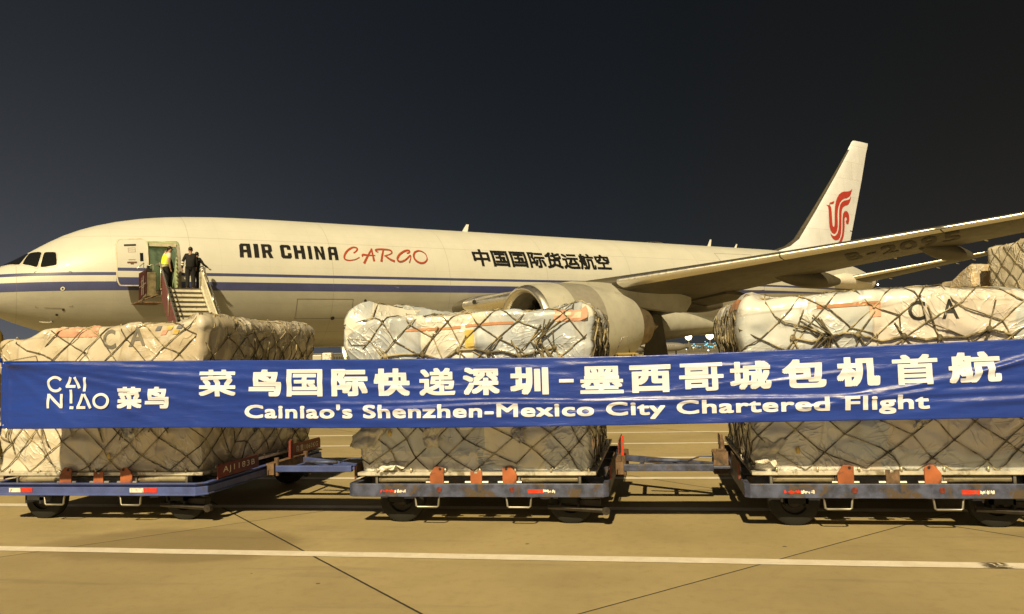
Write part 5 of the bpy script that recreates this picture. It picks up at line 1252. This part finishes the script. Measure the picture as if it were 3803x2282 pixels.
# small parked airliner seen nose on beyond the engine
JM = Matrix.Translation(w2(2545, 330, 0)) @ Matrix.Rotation(AL+R(172), 4, 'Z')
J = empty('parked_airliner', JM, 'dark small airliner parked far away between the engine and the lamps', 'aircraft')
GJ = paint('far_jet_paint', (.16,.155,.15), .5, var=.1)
bm = bmesh.new(); lathe(bm, [(0,.05),(.6,.7),(1.6,1.2),(3.2,1.65),(6,1.9),(28,1.9),(33,1.1),(36,.3)], 20, (0,0,3.6)); jf = obj('fuselage', bm, GJ, J, True)
bm = bmesh.new()
for k in range(24): box(bm, 5.2+k*.75, 5.55+k*.75, 1.82, 1.9, 3.95, 4.3); box(bm, 5.2+k*.75, 5.55+k*.75, -1.9, -1.82, 3.95, 4.3)
obj('window_row', bm, DK, jf)
for sgn in (1, -1):
    bm = bmesh.new(); rings(bm, [[Vector((s+c*x, sgn*l, z+t*(1 if q < 2 else -1))) for q, (x, t) in enumerate(((0,.02),(.4,.25),(1,.02),(.4,-.25)))] for s, l, z, c in ((12,1.2,2.9,6),(16,8,3.5,3),(20,16,4.3,1.6),(21,17,6.4,.8))]); obj('wing', bm, GJ, J)
    bm = bmesh.new(); lathe(bm, [(11,.95),(12,1.1),(14,.9),(14.6,.5)], 16, (0,sgn*5.6,2.1)); obj('engine', bm, GJ, J, True)
    bm = bmesh.new(); rings(bm, [[Vector((s+c*x, sgn*l, z)) for x, z in ((0,4.3),(.5,4.4),(1,4.3),(.5,4.2))] for s, l, c in ((31,.8,3),(33.5,6,1.4))]); obj('tail_plane', bm, GJ, J)
    bm = bmesh.new(); tube(bm, [(17,sgn*3,0),(17,sgn*3,2.6)], .5, 10); obj('landing_gear', bm, MT['black'], J, True)
bm = bmesh.new(); prism(bm, [(28.5,.12,5.2),(34.8,.12,5.2),(36.5,.12,11.5),(34.2,.12,11.5)], (0,-.24,0)); obj('tail_fin', bm, GJ, J)
bm = bmesh.new(); tube(bm, [(4.5,0,0),(4.5,0,2)], .3, 8); obj('landing_gear', bm, MT['black'], J)
# white equipment cart standing near the aircraft, seen between the left and middle loads
p = w2(1208, 27, 0); E1 = empty('equipment_cart', Matrix.Translation(p)@Matrix.Rotation(R(15), 4, 'Z'), 'pale boxy equipment cart by the aircraft, just above the banner between two loads', 'ground cart')
bm = bmesh.new(); box(bm, -.10, .22, -.3, .3, .5, 1.99); obj('body', bm, MT['whiteref'], E1, bevel=.04)
bm = bmesh.new(); box(bm, -.42, -.11, -.3, .3, .5, 1.93); obj('body', bm, GREY, E1, bevel=.03)
bm = bmesh.new(); prism(bm, [(-.62,-.2,.5),(-.44,-.2,.5),(-.47,-.2,1.6),(-.62,-.2,1.9)], (0,.3,0)); obj('hood', bm, MT['white'], E1)
for x in (-.45, .1):
    for y in (-.3, .3): bm = bmesh.new(); lathe(bm, [(-.08,.1),(-.08,.25),(.08,.25),(.08,.1)], 20, (x,y,.25), 'y'); obj('wheel', bm, MT['black'], E1, True, 40)
# yellow maintenance step by the engine
p = w2(2310, 22.5, 0); E2 = empty('maintenance_step', Matrix.Translation(p)@Matrix.Rotation(R(10), 4, 'Z'), 'yellow maintenance step with thin handrail just right of the middle load', 'step ladder')
YM = paint('step_yellow', (.34,.24,.05), .5, var=.15)
bm = bmesh.new(); box(bm, -.25, .3, -.3, .3, 1.66, 1.70); obj('platform', bm, YM, E2)
bm = bmesh.new()
for k in range(6): box(bm, -.25, .3, -.6-k*.0, -.35, .25+.28*k, .29+.28*k)
obj('steps', bm, YM, E2)
for x in (-.22, .27):
    bm = bmesh.new(); tube(bm, [(x,-.6,0),(x,-.3,1.66),(x,.3,1.66),(x,.3,0)], .025, 8); obj('leg', bm, YM, E2, True)
bm = bmesh.new(); tube(bm, [(-.25,-.2,1.70),(-.05,-.2,2.14),(.12,-.2,2.15),(.14,-.2,1.70)], .018, 8); obj('handrail', bm, MT['steel'], E2, True)
# dark rounded post at the left edge of the view
p = w2(-12, 14.5, 0); E3 = empty('marker_post', p, 'dark yellow rounded post at the far left edge beneath the aircraft nose', 'post')
bm = bmesh.new(); lathe(bm, [(0,.10),(2.15,.10),(2.35,.085),(2.45,.04),(2.46,.005)], 18, (0,0,0), 'z'); obj('post', bm, paint('post_ochre', (.16,.11,.02), .5, var=.2), E3, True)
bm = bmesh.new(); lathe(bm, [(0,.2),(.06,.2),(.1,.12)], 18, (0,0,0), 'z', True); obj('base', bm, MT['steel'], E3, True)
